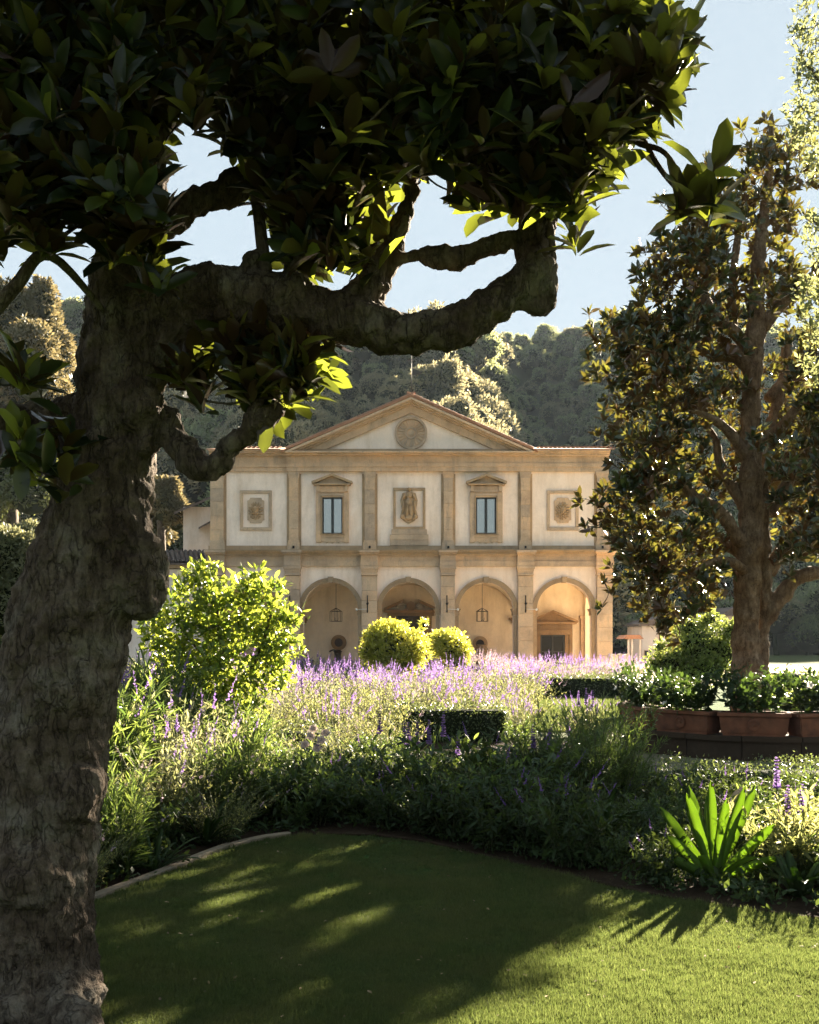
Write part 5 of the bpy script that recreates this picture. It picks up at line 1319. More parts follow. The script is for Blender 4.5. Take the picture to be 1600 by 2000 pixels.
# ------------------------------------------------------------------ planter ring
RC = Vector((P(1470, 1400, D3).x, D3, 0)); RR = 2.08
M['ring_stone'] = stone_mat('dark_ring_stone', (.05, .036, .026), .25)
ring = empty('planter_ring', RC); tag(ring, 'round dark stone bench wall that carries the terracotta troughs round the magnolia', 'ring wall')
def ringseg(bm, r0, r1, z0, z1, a0, a1, n=3):
    A_ = []
    for k in range(n + 1):
        a = a0 + (a1 - a0) * k / n; c, s = math.cos(a), math.sin(a)
        A_.append([bm.verts.new((r * c, r * s, z)) for r, z in ((r0, z0), (r1, z0), (r1, z1), (r0, z1))])
    for p, q_ in zip(A_, A_[1:]):
        for k in range(4): bm.faces.new((p[k], p[(k + 1) % 4], q_[(k + 1) % 4], q_[k]))
    bm.faces.new(A_[0]); bm.faces.new(A_[-1][::-1])
for k in range(16):
    a0 = 2 * math.pi * k / 16 + .003; a1 = 2 * math.pi * (k + 1) / 16 - .003
    bm = bmesh.new(); ringseg(bm, RR - .48, RR - .04, 0, .27, a0, a1); from_bm('wall_stone', bm, M['ring_stone'], ring)
    bm = bmesh.new(); ringseg(bm, RR - .5, RR, .272, .345, a0, a1); from_bm('coping_stone', bm, M['ring_stone'], ring)
bm = bmesh.new(); lathe(bm, [(RR - .482, .0), (RR - .482, .22), (.001, .3)], 32); from_bm('soil', bm, M['soil'], ring)

M['pot_leaf'] = leafmat('dark_glossy_leaf', (.020, .042, .014), trans=(.12, .20, .03), tfac=.25, rough=.42, var=.45, spec=.5)
M['white_petal'] = leafmat('white_petal', (.62, .58, .52), trans=(.7, .65, .55), tfac=.35, rough=.6, var=.08)
def trough_parts():
    t = empty('terracotta_trough')
    hw, hd, h = .47, .20, .33
    bm = bmesh.new()
    a = [bm.verts.new(v) for v in ((-hw + .03, -hd + .02, .03), (hw - .03, -hd + .02, .03), (hw - .03, hd - .02, .03), (-hw + .03, hd - .02, .03))]
    b = [bm.verts.new(v) for v in ((-hw, -hd, h - .06), (hw, -hd, h - .06), (hw, hd, h - .06), (-hw, hd, h - .06))]
    bm.faces.new(a[::-1]); 
    for i in range(4): bm.faces.new((a[i], a[(i + 1) % 4], b[(i + 1) % 4], b[i]))
    bm.faces.new(b)
    bmesh.ops.bevel(bm, geom=bm.edges[:], offset=.012, segments=2, affect='EDGES')
    from_bm('body', bm, M['pot'], t)
    bm = bmesh.new()
    for x0, x1, y0, y1 in ((-hw - .025, hw + .025, -hd - .025, -hd + .03), (-hw - .025, hw + .025, hd - .03, hd + .025), (-hw - .025, -hw + .03, -hd + .031, hd - .031), (hw - .03, hw + .025, -hd + .031, hd - .031)): box(bm, x0, x1, y0, y1, h - .058, h, .01)
    r_ = from_bm('rim', bm, M['pot'], t); 
    box_ob('soil', M['soil'], t, -hw + .04, hw - .04, -hd + .04, hd - .04, h - .05, h - .03)
    bm = bmesh.new(); lathe(bm, [(.085, 0), (.085, .012), (.065, .018), (.06, .008), (.03, .008), (.02, .02), (.001, .022)], 20)
    e_ = from_bm('emblem', bm, M['pot'], t, loc=(0, -hd - .002, .16)); e_.rotation_euler = (R(90), 0, 0)
    bm = bmesh.new(); box(bm, -hw + .05, hw - .05, -hd + .03, hd - .03, 0, .031); from_bm('foot', bm, M['pot'], t)
    return t
def herb_arrays(nst, h, spread, lsize, lper, up=.5, t0=.12, t1=.95, curve=.5, width=1.0, base_r=.06, seed_h=(.65, 1.1), droop=0.0):
    a = rng.uniform(0, 2 * math.pi, nst); tilt = spread * np.sqrt(rng.uniform(0, 1, nst)); hh = h * rng.uniform(*seed_h, nst)
    B = np.stack([base_r * np.cos(a) * rng.uniform(0, 1, nst), base_r * np.sin(a) * rng.uniform(0, 1, nst), np.zeros(nst)], 1)
    O = np.stack([np.cos(a), np.sin(a), np.zeros(nst)], 1)
    def at(i, t): return B[i] + O[i] * (tilt[i] * hh[i] * (t * (1 - curve) + t * t * curve))[:, None] + np.array([0, 0, 1.]) * (hh[i] * t * (1 - .25 * np.minimum(tilt[i], 1.4) * t))[:, None]
    n = nst * lper; i = rng.integers(0, nst, n); t = rng.uniform(t0, t1, n)
    L = at(i, t); D = norm(rdir(n) + O[i] * .3 + np.array([0, 0, up - droop]))
    return at, O, hh, tilt, L, frames(D, norm(rdir(n) * .6 + np.array([0, 0, 1.])), lsize * rng.uniform(.55, 1.25, n) * (1.15 - .5 * t), width * rng.uniform(.8, 1.2, n))
FLORET = Base([(-.5, 0, 0), (.5, 0, 0), (.35, 1, .1), (-.35, 1, .1)], [(0, 1, 2, 3)])
def herb(name, mats, nst, h, spread, lsize, lper, spike=None, base=LEAF_S, stem_r=.004, stem_keep=1.0, **kw):
    """mats: leaf, stem, flower.  spike=(share of stems, length, florets, floret size)"""
    at, O, hh, tilt, L, Mx = herb_arrays(nst, h, spread, lsize, lper, **kw)
    A_ = Acc(); A_.add(*merge(base, Mx, L), m=0)
    for i in range(int(nst * stem_keep)):
        p = np.array([at(np.array([i]), np.array([t]))[0] for t in (0, .35, .7, 1.0)]); A_.add(*tube_np(p, [stem_r, stem_r * .9, stem_r * .7, stem_r * .4], 3, False), m=1)
    fl = None
    if spike:
        share, ln, nf, fs = spike; ids = np.arange(int(nst * share)); n = len(ids) * nf; i = np.repeat(ids, nf)
        tt = np.tile(np.linspace(0, 1, nf), len(ids)); top = at(i, np.ones(n)); tan = norm(top - at(i, np.full(n, .85))); tan = norm(tan + np.array([0, 0, .6]))
        Lf = top + tan * (tt * ln * np.repeat(rng.uniform(.6, 1.2, len(ids)), nf))[:, None]
        Df = norm(np.cross(tan, rdir(n)) + tan * .5); fl = Acc(); fl.add(*merge(FLORET, frames(Df, rdir(n), fs * rng.uniform(.6, 1.2, n) * (1.15 - .75 * tt), .8), Lf), m=0)
    m_leaf = A_.mesh(name + '_foliage', mats[:2]); m_fl = fl.mesh(name + '_flowers', [mats[2]]) if fl else None
    return m_leaf, m_fl
def plant(name, meshes, loc, label, cat, group=None, s=1.0, rz=None, sz=None):
    r_ = empty(name, loc); r_.rotation_euler = (0, 0, rng.uniform(0, 6.28) if rz is None else rz); r_.scale = (s, s, sz or s)
    o_ = link('foliage', meshes[0], r_); o_['kind'] = 'stuff'
    if len(meshes) > 1 and meshes[1] is not None: f_ = link('flowers', meshes[1], r_); f_['kind'] = 'stuff'
    tag(r_, label, cat, group); return r_

def where(x, y):
    px = 800 + x / y * FPX
    for lim, w in ((330, 'beside the near trunk'), (470, 'below the lemon tree'), (590, 'past the lemon tree'), (700, 'below the grey arch'), (800, 'below the big citrus ball'), (900, 'below the small citrus ball'), (1010, 'below the stone urn'), (1110, 'below the glazed door'), (1215, 'by the villa corner')):
        if px < lim: return w
    return 'before the first trough' if px < 1330 else ('before the second trough' if px < 1430 else ('before the third trough' if px < 1530 else 'at the right edge'))
def row(y, e=None):
    if e is not None: return 'at the lawn edge' if y - e < .9 else ('in the second row' if y - e < 1.6 else 'in the back row')
    return 'in the front' if y < 16.5 else ('halfway back' if y < 22 else ('far back' if y < 31 else 'farthest back'))
def size(s, a=.85, b=1.05): return 'low' if s < a else ('tall' if s > b else 'middling')
tr0 = trough_parts()
tl_ = {-78: 'leftmost weathered terracotta trough with a round emblem on the ring', -48: 'terracotta trough second from the left on the ring', -18: 'terracotta trough third from the left on the ring before the trunk', 12: 'terracotta trough cut off by the right edge of the photo', 42: 'terracotta trough hidden beyond the right edge', }
bushm = [herb('trough_plant', [M['pot_leaf'], M['pot_leaf'], M['white_petal']], 58, .72, .55, .14, 16, base=LEAF_L, t0=.15, curve=.6, base_r=.34, width=1.15) for _ in range(3)]
def flower_mesh(mat, r=.045, k=5):
    A_ = Acc(); a = np.arange(k) * 2 * math.pi / k; D = np.stack([np.cos(a), np.sin(a), np.full(k, .35)], 1); A_.add(*merge(LEAF_L, frames(D, np.array([[0, 0, 1.]] * k), r, 2.2), np.zeros((k, 3)))); return A_.mesh('blossom', [mat])
fm = flower_mesh(M['white_petal'])
pl_ = {-78: 'dark leafy plant with white blossoms in the leftmost trough', -48: 'dark leafy plant in the second trough with one pale blue green leaf', -18: 'dark leafy plant in the third trough in front of the trunk', 12: 'lighter leafy plant with white blossom in the trough at the right edge'}
for j, deg in enumerate((-108, -78, -48, -18, 12, 42)):
    a = R(deg); p = RC + Vector(((RR - .24) * math.sin(a), -(RR - .24) * math.cos(a), .347))
    t_ = tr0 if j == 0 else copy_tree(tr0)
    t_.location = p; t_.rotation_euler = (0, 0, a)
    tag(t_, tl_.get(deg, 'terracotta trough on the far side of the ring'), 'planter', 'terracotta troughs on the ring')
    q_ = plant('trough_plant', (bushm[j % 3][0],), (p.x, p.y, p.z + .26), pl_.get(deg, 'leafy plant in a trough on the far side of the ring'), 'plant', 'plants in the terracotta troughs', s=rng.uniform(.95, 1.15), rz=a)
    q_.scale.x = 1.15; q_.scale.y = .8
    for k in range((3, 4, 1, 0, 2, 1)[j]):
        b_ = link('blossom', fm, q_); b_.location = (rng.uniform(-.45, .45), rng.uniform(-.45, -.25), rng.uniform(.15, .55)); b_.rotation_euler = (R(70) + rng.uniform(-.4, .4), 0, rng.uniform(-.6, .6)); b_.scale = (1.2,) * 3

# ------------------------------------------------------------------ colours of the garden
M['salvia_leaf'] = leafmat('salvia_leaf', (.10, .12, .05), trans=(.46, .44, .20), trans2=(.24, .27, .09), tfac=.5, rough=.7, var=.3, inst=.12)
M['gaura_leaf'] = leafmat('yellow_green_leaf', (.105, .125, .042), trans=(.50, .48, .17), trans2=(.28, .31, .08), tfac=.5, rough=.6, var=.3, inst=.12)
M['green_leaf'] = leafmat('fresh_green_leaf', (.042, .08, .022), trans=(.30, .38, .07), trans2=(.10, .16, .03), tfac=.42, rough=.42, var=.4, inst=.2)
M['dull_leaf'] = leafmat('dark_bed_leaf', (.022, .042, .014), trans=(.16, .22, .04), tfac=.22, rough=.6, spec=.2, var=.45, inst=.2)
M['strap'] = leafmat('strap_leaf', (.07, .13, .025), trans=(.40, .55, .11), trans2=(.34, .46, .09), tfac=.48, spec=.2, rough=.6, var=.2)
M['strap_dark'] = leafmat('dark_strap_leaf', (.03, .055, .018), trans=(.2, .32, .05), tfac=.35, rough=.6, spec=.2, var=.3)
M['lime'] = leafmat('lemon_leaf', (.065, .11, .02), trans=(.58, .62, .07), trans2=(.16, .26, .03), tfac=.45, rough=.35, var=.4)
M['citrus'] = leafmat('clipped_citrus_leaf', (.15, .17, .035), trans=(.85, .76, .12), trans2=(.55, .60, .06), tfac=.5, rough=.35, var=.35)
M['round_leaf'] = leafmat('round_bush_leaf', (.08, .12, .03), trans=(.50, .55, .12), trans2=(.25, .32, .06), tfac=.42, rough=.4, var=.4)
M['stemc'] = solid('plant_stem', (.07, .08, .03), .8, bmp=0)
M['violet'] = leafmat('violet_floret', (.20, .12, .30), trans=(.38, .24, .52), trans2=(.24, .14, .42), tfac=.45, rough=.7, var=.2)
M['violet_dark'] = leafmat('deep_violet_floret', (.16, .08, .28), trans=(.30, .16, .48), tfac=.4, rough=.7, var=.2)
M['pale_fl'] = leafmat('pale_pink_floret', (.34, .25, .29), trans=(.50, .37, .42), tfac=.4, rough=.7, var=.15)
M['box_leaf'] = leafmat('box_hedge_leaf', (.050, .075, .028), trans=(.26, .32, .08), tfac=.3, rough=.4, var=.45)

sal = [herb('salvia', [M['salvia_leaf'], M['stemc'], M['violet']], 95, .95, .75, .085, 20, spike=(.42, .22, 24, .026), base_r=.22, width=.75) for _ in range(3)]
palep = [herb('pale_salvia', [M['salvia_leaf'], M['stemc'], M['pale_fl']], 95, .95, .7, .08, 18, spike=(.95, .30, 26, .026), base_r=.22, width=.7) for _ in range(2)]
gau = [herb('gaura', [M['gaura_leaf'], M['stemc'], M['pale_fl']], 110, .95, .9, .065, 24, spike=(.12, .14, 8, .024), base_r=.25, width=.7, seed_h=(.5, 1.1)) for _ in range(3)]
leafy = [herb('leafy', [M['green_leaf'], M['stemc'], M['violet']], 36, .8, .7, .13, 20, base=LEAF_L, base_r=.14, width=.85, curve=.4) for _ in range(3)]
leafyd = [herb('leafy_dark', [M['dull_leaf'], M['stemc'], M['violet_dark']], 34, .75, .8, .14, 20, base=LEAF_L, base_r=.16, width=.8, spike=(.08, .22, 26, .02)) for _ in range(3)]
feath = [herb('feathery', [M['green_leaf'], M['stemc'], M['violet']], 60, 1.0, .45, .10, 46, base_r=.12, width=.3, t0=.3, curve=.7, up=.8)]
tallg = [herb('tall_grassy', [M['green_leaf'], M['stemc'], M['violet']], 60, 1.1, .35, .26, 20, base_r=.2, width=.28, t0=.05, curve=.7, up=1.0, base=LEAF_L) for _ in range(2)]
tallm = [herb('tall_leafy', [M['salvia_leaf'], M['stemc'], M['violet']], 60, 1.15, .45, .10, 26, base_r=.2, width=.7, spike=(.10, .24, 24, .026)) for _ in range(2)]

def spaced(x0, x1, y0, y1, step, jit=.35):
    out = []
    yy = y0
    while yy < y1:
        xx = x0 + rng.uniform(0, step)
        while xx < x1:
            out.append((xx + rng.uniform(-jit, jit) * step, yy + rng.uniform(-jit, jit) * step)); xx += step
        yy += step
    return out
def pxof(x, y): return 800 + x / y * FPX
def ringfree(x, y, m=.55): return math.hypot(x - RC.x, y - RC.y) > RR + m

# sunlit salvia field between the hedges and the loggia
yy = 14.4
while yy < 40:
    st = .62 + .012 * yy
    for px in np.arange(90, 1330, st / yy * FPX):
        p_ = px + rng.uniform(-.4, .4) * st / yy * FPX; y_ = yy + rng.uniform(-.3, .3); x_ = (p_ - 800) / FPX * y_
        if not ringfree(x_, y_): continue
        if p_ > 1035 and y_ < 31 and not (p_ > 1120 and y_ < 18.5): continue      # lawn gap
        if p_ > (1160 if y_ < 17 else 1200) and y_ < 22: continue
        if p_ > 1250 and y_ > 22: continue
        if 790 < p_ < 1015 and y_ < 17.4: continue
        if 470 < p_ < 640 and y_ < 15.0: continue
        if rng.uniform() < .10: continue
        s = rng.uniform(.62, 1.22)
        if y_ > 31 and p_ > 890: 
            k, lab, g = (palep, 'pale pink spiked bush', 'pale flowering bushes') if rng.uniform() < .42 else (sal, 'far violet salvia', 'far violet salvias'); s *= 1.0
        elif p_ > 800 and y_ < 31: k, lab, g = (sal, 'violet salvia', 'violet salvias in the middle bed') if rng.uniform() < .48 else (gau, 'yellow green bush among salvias', 'airy bushes among salvias')
        elif p_ > 530: k, lab, g = (gau, 'pale yellow green airy bush', 'airy yellow green bushes') if rng.uniform() < (.9 if y_ < 20 else .55) else (sal, 'grey green violet salvia', 'violet salvias left of the middle')
        else: k, lab, g = (gau, 'sunlit yellow green bush', 'bushes around the lemon tree') if rng.uniform() < .6 else (tallm, 'grey green salvia', 'tall salvias around the lemon tree')
        if 1120 < p_ < 1330 and y_ < 18.5: s *= .8
        plant('salvia_bush' if k in (sal, palep, tallm) else 'flowering_bush', k[int(rng.integers(len(k)))], (x_, y_, 0), f'{size(s)} {lab} {where(x_, y_)} {row(y_)}', 'shrub', g, s)
    yy += st * 1.1
# open lawn between the beds
sheet('far_lawn', [(1.5, 19.0), (9, 19.0), (14, 38), (2.8, 38)], .002, M['lawn'])
n = 9000; gy = 1 / rng.uniform(1 / 31, 1 / 19., n); gx = (rng.uniform(1010, 1330, n) - 800) / FPX * gy; s = rng.uniform(1.2, 2.4, n)
g2 = scatter_gn('far_grass', np.stack([gx, gy, np.full(n, .002)], 1), np.stack([np.zeros(n), np.zeros(n), rng.uniform(0, 6.28, n)], 1), np.stack([s, s, s], 1), gp, None); tag(g2, 'sunlit patch of lawn seen between the far flower beds', 'grass', kind='stuff')

# clipped box hedges
def hedge(x0, x1, y0, y1, h, label, leaf=.035, dens=1500):
    hb = empty('box_hedge', ((x0 + x1) / 2, (y0 + y1) / 2, 0)); tag(hb, label, 'hedge', 'clipped box hedges'); hx, hy = (x1 - x0) / 2, (y1 - y0) / 2
    at_ = 2 * hx * 2 * hy; af = 2 * hx * h; al = 2 * hy * h; tot = at_ + 2 * af + 2 * al; n = min(int(tot * dens), 26000)
    u = rng.uniform(0, tot, n); X = rng.uniform(-hx, hx, n); Y = rng.uniform(-hy, hy, n); Z = rng.uniform(0, h, n); Nn = np.zeros((n, 3))
    top = u < at_; fr = (u >= at_) & (u < at_ + af); bk = (u >= at_ + af) & (u < at_ + 2 * af); lf_ = (u >= at_ + 2 * af) & (u < at_ + 2 * af + al); rt = u >= at_ + 2 * af + al
    Z[top] = h; Nn[top, 2] = 1; Y[fr] = -hy; Nn[fr, 1] = -1; Y[bk] = hy; Nn[bk, 1] = 1; X[lf_] = -hx; Nn[lf_, 0] = -1; X[rt] = hx; Nn[rt, 0] = 1
    wob = .02 * np.sin(X * 21 + Y * 17 + Z * 19) + .045 * np.sin(X * 5 + Y * 3) + .025 * np.sin(X * 13 + Z * 9); L = np.stack([X, Y, Z], 1) + Nn * (wob + rng.normal(0, .034, n))[:, None]
    D = norm(Nn * .7 + rdir(n)); A_ = Acc(); A_.add(*merge(LEAF_S, frames(D, norm(Nn + rdir(n) * .7), leaf * rng.uniform(.6, 1.3, n), 1.2), L))
    f_ = link('foliage', A_.mesh('foliage', [M['box_leaf']]), hb); f_['kind'] = 'stuff'
    bm = bmesh.new(); box(bm, -hx + .06, hx - .06, -hy + .06, hy - .06, 0, h - .06, .04); from_bm('solid_core', bm, M['core'], hb)  # solid dark box added inside the leaf surface
hedge(2.2, 5.6, 10.5, 11.15, .36, 'low clipped box hedge with sunlit top in front of the planter ring')
hedge(-2.6, 1.5, 10.9, 11.4, .42, 'low clipped box hedge in shade behind the dark middle bed')
hedge(-2.5, -1.1, 14.2, 14.7, .46, 'short dark box hedge below the airy bushes left of the middle', .04, 1100)
hedge(-.2, 1.65, 17.0, 17.6, .58, 'dark box hedge under the violet salvias in the middle', .045, 900)
hedge(2.9, 6.8, 30.2, 30.9, .62, 'far dark hedge under the pale flowers right of the middle', .06, 500)
hedge(-6.5, -2.7, 12.3, 12.8, .5, 'box hedge below the lemon tree', .04, 1100)

# shaded bed behind the lawn
def edge_y(x): return float(np.interp(x, LAWN_EDGE[:, 0], LAWN_EDGE[:, 1]))
zone = {'a': 'dark leafy bed plant', 'b': 'fresh green bed plant'}
for x_, y_ in spaced(-1.3, 4.6, 6.3, 10.6, .36):
    e_ = edge_y(x_)
    if y_ < e_ + .38 or (x_ > 2.0 and y_ > 10.0) or (1.9 < x_ < 2.5 and y_ < 7.7): continue
    if x_ > 2.0 and y_ < 8.3 and rng.uniform() < .5: continue
    near = (y_ - e_); s = np.clip(.6 + near * .2, .6, 1.0) * rng.uniform(.75, 1.2)
    if x_ > 1.4: s *= .62
    k = leafyd if rng.uniform() < .62 else leafy
    plant('bed_plant', k[int(rng.integers(3))], (x_, y_, 0), f"{size(s, .7, 1.0)} {zone['a' if k is leafyd else 'b']} {where(x_, y_)} {row(y_, e_)}{' by the hedge' if y_ > 9.6 else ''}", 'plant', 'leafy plants in the dark bed', s)
for x_, y_ in spaced(-2.2, 1.9, 11.9, 16.4, .75):
    if rng.uniform() < .25 or 790 < pxof(x_, y_) < 1015: continue
    k = (leafyd, leafy, gau)[int(rng.integers(3))]
    plant('bed_plant', k[int(rng.integers(3))], (x_, y_, 0), f"{'dark' if k is leafyd else ('green' if k is leafy else 'airy')} low plant between the hedges {where(x_, y_)} {row(y_)}", 'plant', 'low plants between the hedges', rng.uniform(.45, .75))
for x_, y_, w_ in ((1.62, 9.2, 'nearest'), (1.95, 9.6, 'rightmost'), (1.38, 9.8, 'leftmost')):
    plant('feathery_plant', feath[0], (x_, y_, 0), w_ + ' of three tall feathery plants in the dark bed left of the planter ring', 'plant', 'feathery plants', rng.uniform(1.05, 1.2))
# mixed bed on the left, tall and half sunlit
for x_, y_ in spaced(-4.6, -1.2, 5.4, 12.2, .40):
    ke = np.interp(y_, LAWN_EDGE[:25, 1], LAWN_EDGE[:25, 0]) if y_ < 8.4 else -1.2
    if x_ > ke - .3: continue
    if y_ < 6.6 and x_ > -2.9: continue
    s = np.clip(.5 + (ke - x_) * .3 + max(0, y_ - 8) * .06, .5, 1.15) * rng.uniform(.85, 1.15)
    u = rng.uniform(); k, lab = (tallg, 'grassy green clump in left bed') if u < .36 else ((leafy, 'broad leaved clump in left bed') if u < .6 else ((tallm, 'violet spiked clump in left bed') if u < .85 else (gau, 'airy pale clump in left bed')))
    plant('border_plant', k[int(rng.integers(len(k)))], (x_, y_, 0), f"{size(s, .8, 1.05)} {lab} {'by the kerb' if ke - x_ < .9 else 'inside'} {where(x_, y_)} {'near' if y_ < 7.6 else ('halfway' if y_ < 9.8 else 'far')}", 'plant', 'plants of the left bed', s)

# strap leaved plants: every leaf is a piece
def strap_leaf(name, ln, w, bend, mat, seg=8, twist=0.0):
    V = []; F = []; T = []
    x = 0.0; z = 0.0; ang = 0.0; step = ln / seg
    for i in range(seg + 1):
        t = i / seg; ww = w * (.75 + .5 * min(t * 3, 1) * 1.0) * (1 - max(0, (t - .72) / .28) ** 2 * .93) * .5
        th = .010 * (1 - t * .7)
        V += [(-ww, x, z + ww * .35), (0, x, z - ww * .15), (ww, x, z + ww * .35), (0, x, z - ww * .15 - th)]
        ang += bend / seg * (.3 + 1.4 * t); x += step * math.cos(ang) if False else step * math.sin(ang); z += step * math.cos(ang)
    for i in range(seg):
        a = i * 4
        for p_, q_ in ((0, 1), (1, 2), (2, 3), (3, 0)): F += [a + p_, a + q_, a + 4 + q_, a + 4 + p_]; T.append(4)
    me = np_mesh(name, V, F, T, True); me.materials.append(mat); return me
def strap_plant(loc, leaves, mat, label, group=None, name='strap_leaved_plant'):
    """leaves: (azimuth deg, lean from vertical deg, length, width, bend)"""
    r_ = empty(name, loc); tag(r_, label, 'plant', group)
    for az, lean, ln, w, bd, *sd_ in leaves:
        me = strap_leaf('leaf', ln, w, bd, mat); o_ = link('leaf', me, r_)
        o_.rotation_euler = (Matrix.Rotation(R(sd_[0] if sd_ else 0), 3, 'Y') @ Matrix.Rotation(R(-az), 3, 'Z') @ Matrix.Rotation(R(-lean), 3, 'X')).to_euler()
        o_.location = (.03 * math.sin(R(az)), .03 * math.cos(R(az)), 0)
    return r_
hero = P(1395, 1722, 7.2); hero.z = 0
strap_plant(hero, [(180, 6, .70, .060, .18, -20), (170, 2, .73, .060, .10, -5), (0, 6, .68, .056, .15, -12), (190, 10, .64, .060, .22, 6), (175, 4, .72, .058, .12, 14), (10, 4, .74, .060, .10, 25), (180, 12, .60, .062, .30, 38), (0, 8, .62, .058, .2, -34), (185, 14, .58, .060, .35, -44), (180, 20, .50, .055, .5, -58), (175, 20, .50, .055, .5, 54), (0, 18, .62, .062, .2, 3), (200, 30, .42, .055, .7, -15), (160, 32, .44, .055, .7, 18), (-80, 60, .46, .04, .7), (80, 62, .46, .04, .7)],
            M['strap'], 'bright backlit strap leaved plant standing up at the right of the bed')
rl = lambda n_, l_, w_: [(rng.uniform(0, 360), rng.uniform(4, 66), l_ * rng.uniform(.6, 1.1), w_ * rng.uniform(.8, 1.2), rng.uniform(.2, 1.4)) for _ in range(n_)]
spots_ = [((1165, 1665), 26, .62, .04, 'dark arching strap leaved clump in front of the feathery plant'), ((1255, 1660), 18, .45, .035, 'dark strap leaved clump between the feathery plant and the bright one'), ((1040, 1640), 20, .5, .035, 'low dark strap leaved clump at the lawn corner left of the feathery plant'),
          ((900, 1600), 20, .55, .035, 'upright strap leaved clump near the middle of the dark bed'), ((720, 1560), 22, .62, .04, 'strap leaved clump left of the middle behind the lawn'), ((640, 1570), 16, .5, .04, 'strap leaved clump at the left end of the dark bed'), ((400, 1650), 20, .5, .035, 'strap leaved clump by the kerb in the left bed'),
          ((300, 1700), 18, .4, .03, 'small strap leaved clump by the kerb nearest the trunk'), ((1560, 1750), 20, .4, .05, 'glossy broad strap leaved clump at the right edge beside the lawn'), ((1590, 1690), 16, .4, .05, 'glossy broad strap leaved clump behind the one at the right edge'), ((470, 1620), 16, .5, .035, 'arching strap leaved clump at the far end of the kerb')]
for (a, b), n_, l_, w_, lab in spots_:
    d_ = 3400 / (b - 1250); g_ = P(a, b, d_); g_.z = 0
    strap_plant(g_, rl(n_, l_, w_), M['strap_dark'], lab, 'dark strap leaved clumps')
# leafy plant lit from behind at the right edge
lit = [herb('lit_leafy', [M['gaura_leaf'], M['stemc'], M['violet']], 26, .62, .75, .12, 22, base=LEAF_L, base_r=.1, width=.6, t0=.3)]
for (a, b, s, w_) in ((1530, 1715, 1.0, 'tallest'), (1575, 1700, .95, 'second tallest'), (1500, 1690, .7, 'smallest'), (1610, 1690, .9, 'rightmost')):
    d_ = 3400 / (b - 1250); g_ = P(a, b, d_); plant('leafy_perennial', lit[0], (g_.x, g_.y, 0), w_ + ' pale sunlit leafy perennial right of the bright strap leaved plant', 'plant', 'sunlit perennials at the right edge', s)
# separate violet spikes that stand clear
def spike_plant(px, py_top, d_, label, h=None, mat='violet', ln=.22):
    top = P(px, py_top, d_); A_ = Acc(); H = top.z - ln
    pts = spline([(0, 0, 0), (.03, .02, H * .5), (0, 0, H), (.01, 0, H + ln)], 5); A_.add(*tube_np(pts, np.linspace(.005, .002, len(pts)), 5, False), m=1)
    n_ = 12; t = rng.uniform(.1, .8, n_); L_ = np.stack([np.zeros(n_), np.zeros(n_), t * H], 1); A_.add(*merge(LEAF_L, frames(rdir(n_, .4), rdir(n_, 1), .10 * (1.1 - t), .8), L_), m=0)
    me = A_.mesh('stem', [M['green_leaf'], M['stemc']]); r_ = empty('salvia_stalk', (top.x, d_, 0)); link('stem', me, r_)
    nf = 110; tt = np.sort(rng.uniform(0, 1, nf)); tt = np.round(tt * 9) / 9 + rng.normal(0, .012, nf); Lf = np.stack([rng.normal(0, .003, nf), rng.normal(0, .003, nf), H + tt * ln], 1); a = rng.uniform(0, 6.28, nf)
    Df = np.stack([np.cos(a), np.sin(a), np.full(nf, .3)], 1); B_ = Acc(); B_.add(*merge(FLORET, frames(Df, rdir(nf), .024 * (1.2 - .7 * tt), .8), Lf)); link('flower_spike', B_.mesh('flower_spike', [M[mat]]), r_); tag(r_, label, 'flower', 'violet spikes standing clear')
for a, b, d_, lab, m_ in ((866, 1392, 9.6, 'tallest violet spike standing clear in the dark middle bed', 'violet'), (838, 1408, 9.9, 'violet spike just left of the tallest one', 'violet'), (815, 1412, 10.2, 'dark violet spike second left of the tallest one', 'violet_dark'), (798, 1412, 10.2, 'dark violet spike third left of the tallest one', 'violet_dark'), (790, 1410, 10.4, 'dark violet spike farthest left of the tallest one', 'violet_dark'), (742, 1390, 10.4, 'nearly black seed spike left of the violet ones', 'violet_dark'),
                        (895, 1430, 9.7, 'small violet spike right of the tallest one', 'violet'), (1042, 1415, 9.6, 'violet spike in front of the pale lawn gap', 'violet'), (1517, 1480, 7.6, 'tall violet spike above the pale perennial at the right', 'violet'), (1538, 1535, 7.6, 'short violet spike right of the tall one at the right', 'violet'), (1566, 1532, 7.5, 'short violet spike nearest the right edge', 'violet'), (1145, 1345, 14.5, 'violet spike before the far lawn', 'violet'), (1158, 1350, 14.6, 'violet spike beside the planter ring', 'violet'), (1130, 1350, 14.8, 'violet spike left of the planter ring', 'violet'), (1110, 1400, 11.8, 'small violet spike above the feathery plant', 'violet')):
    spike_plant(a, b, d_, lab, mat=m_)
# lavender pink spikes near the grey arch
for i, (a, b, d_) in enumerate(((655, 1286, 15.5), (672, 1282, 15.6), (683, 1276, 15.4), (640, 1292, 15.8), (625, 1300, 15.3), (612, 1305, 15.6), (697, 1296, 15.7), (590, 1312, 15.2))):
    spike_plant(a, b, d_, ['third', 'fourth', 'fifth', 'second', 'far left low', 'far left lower', 'rightmost', 'outermost left'][i] + ' thin pinkish violet spike in front of the grey arch', mat='violet')
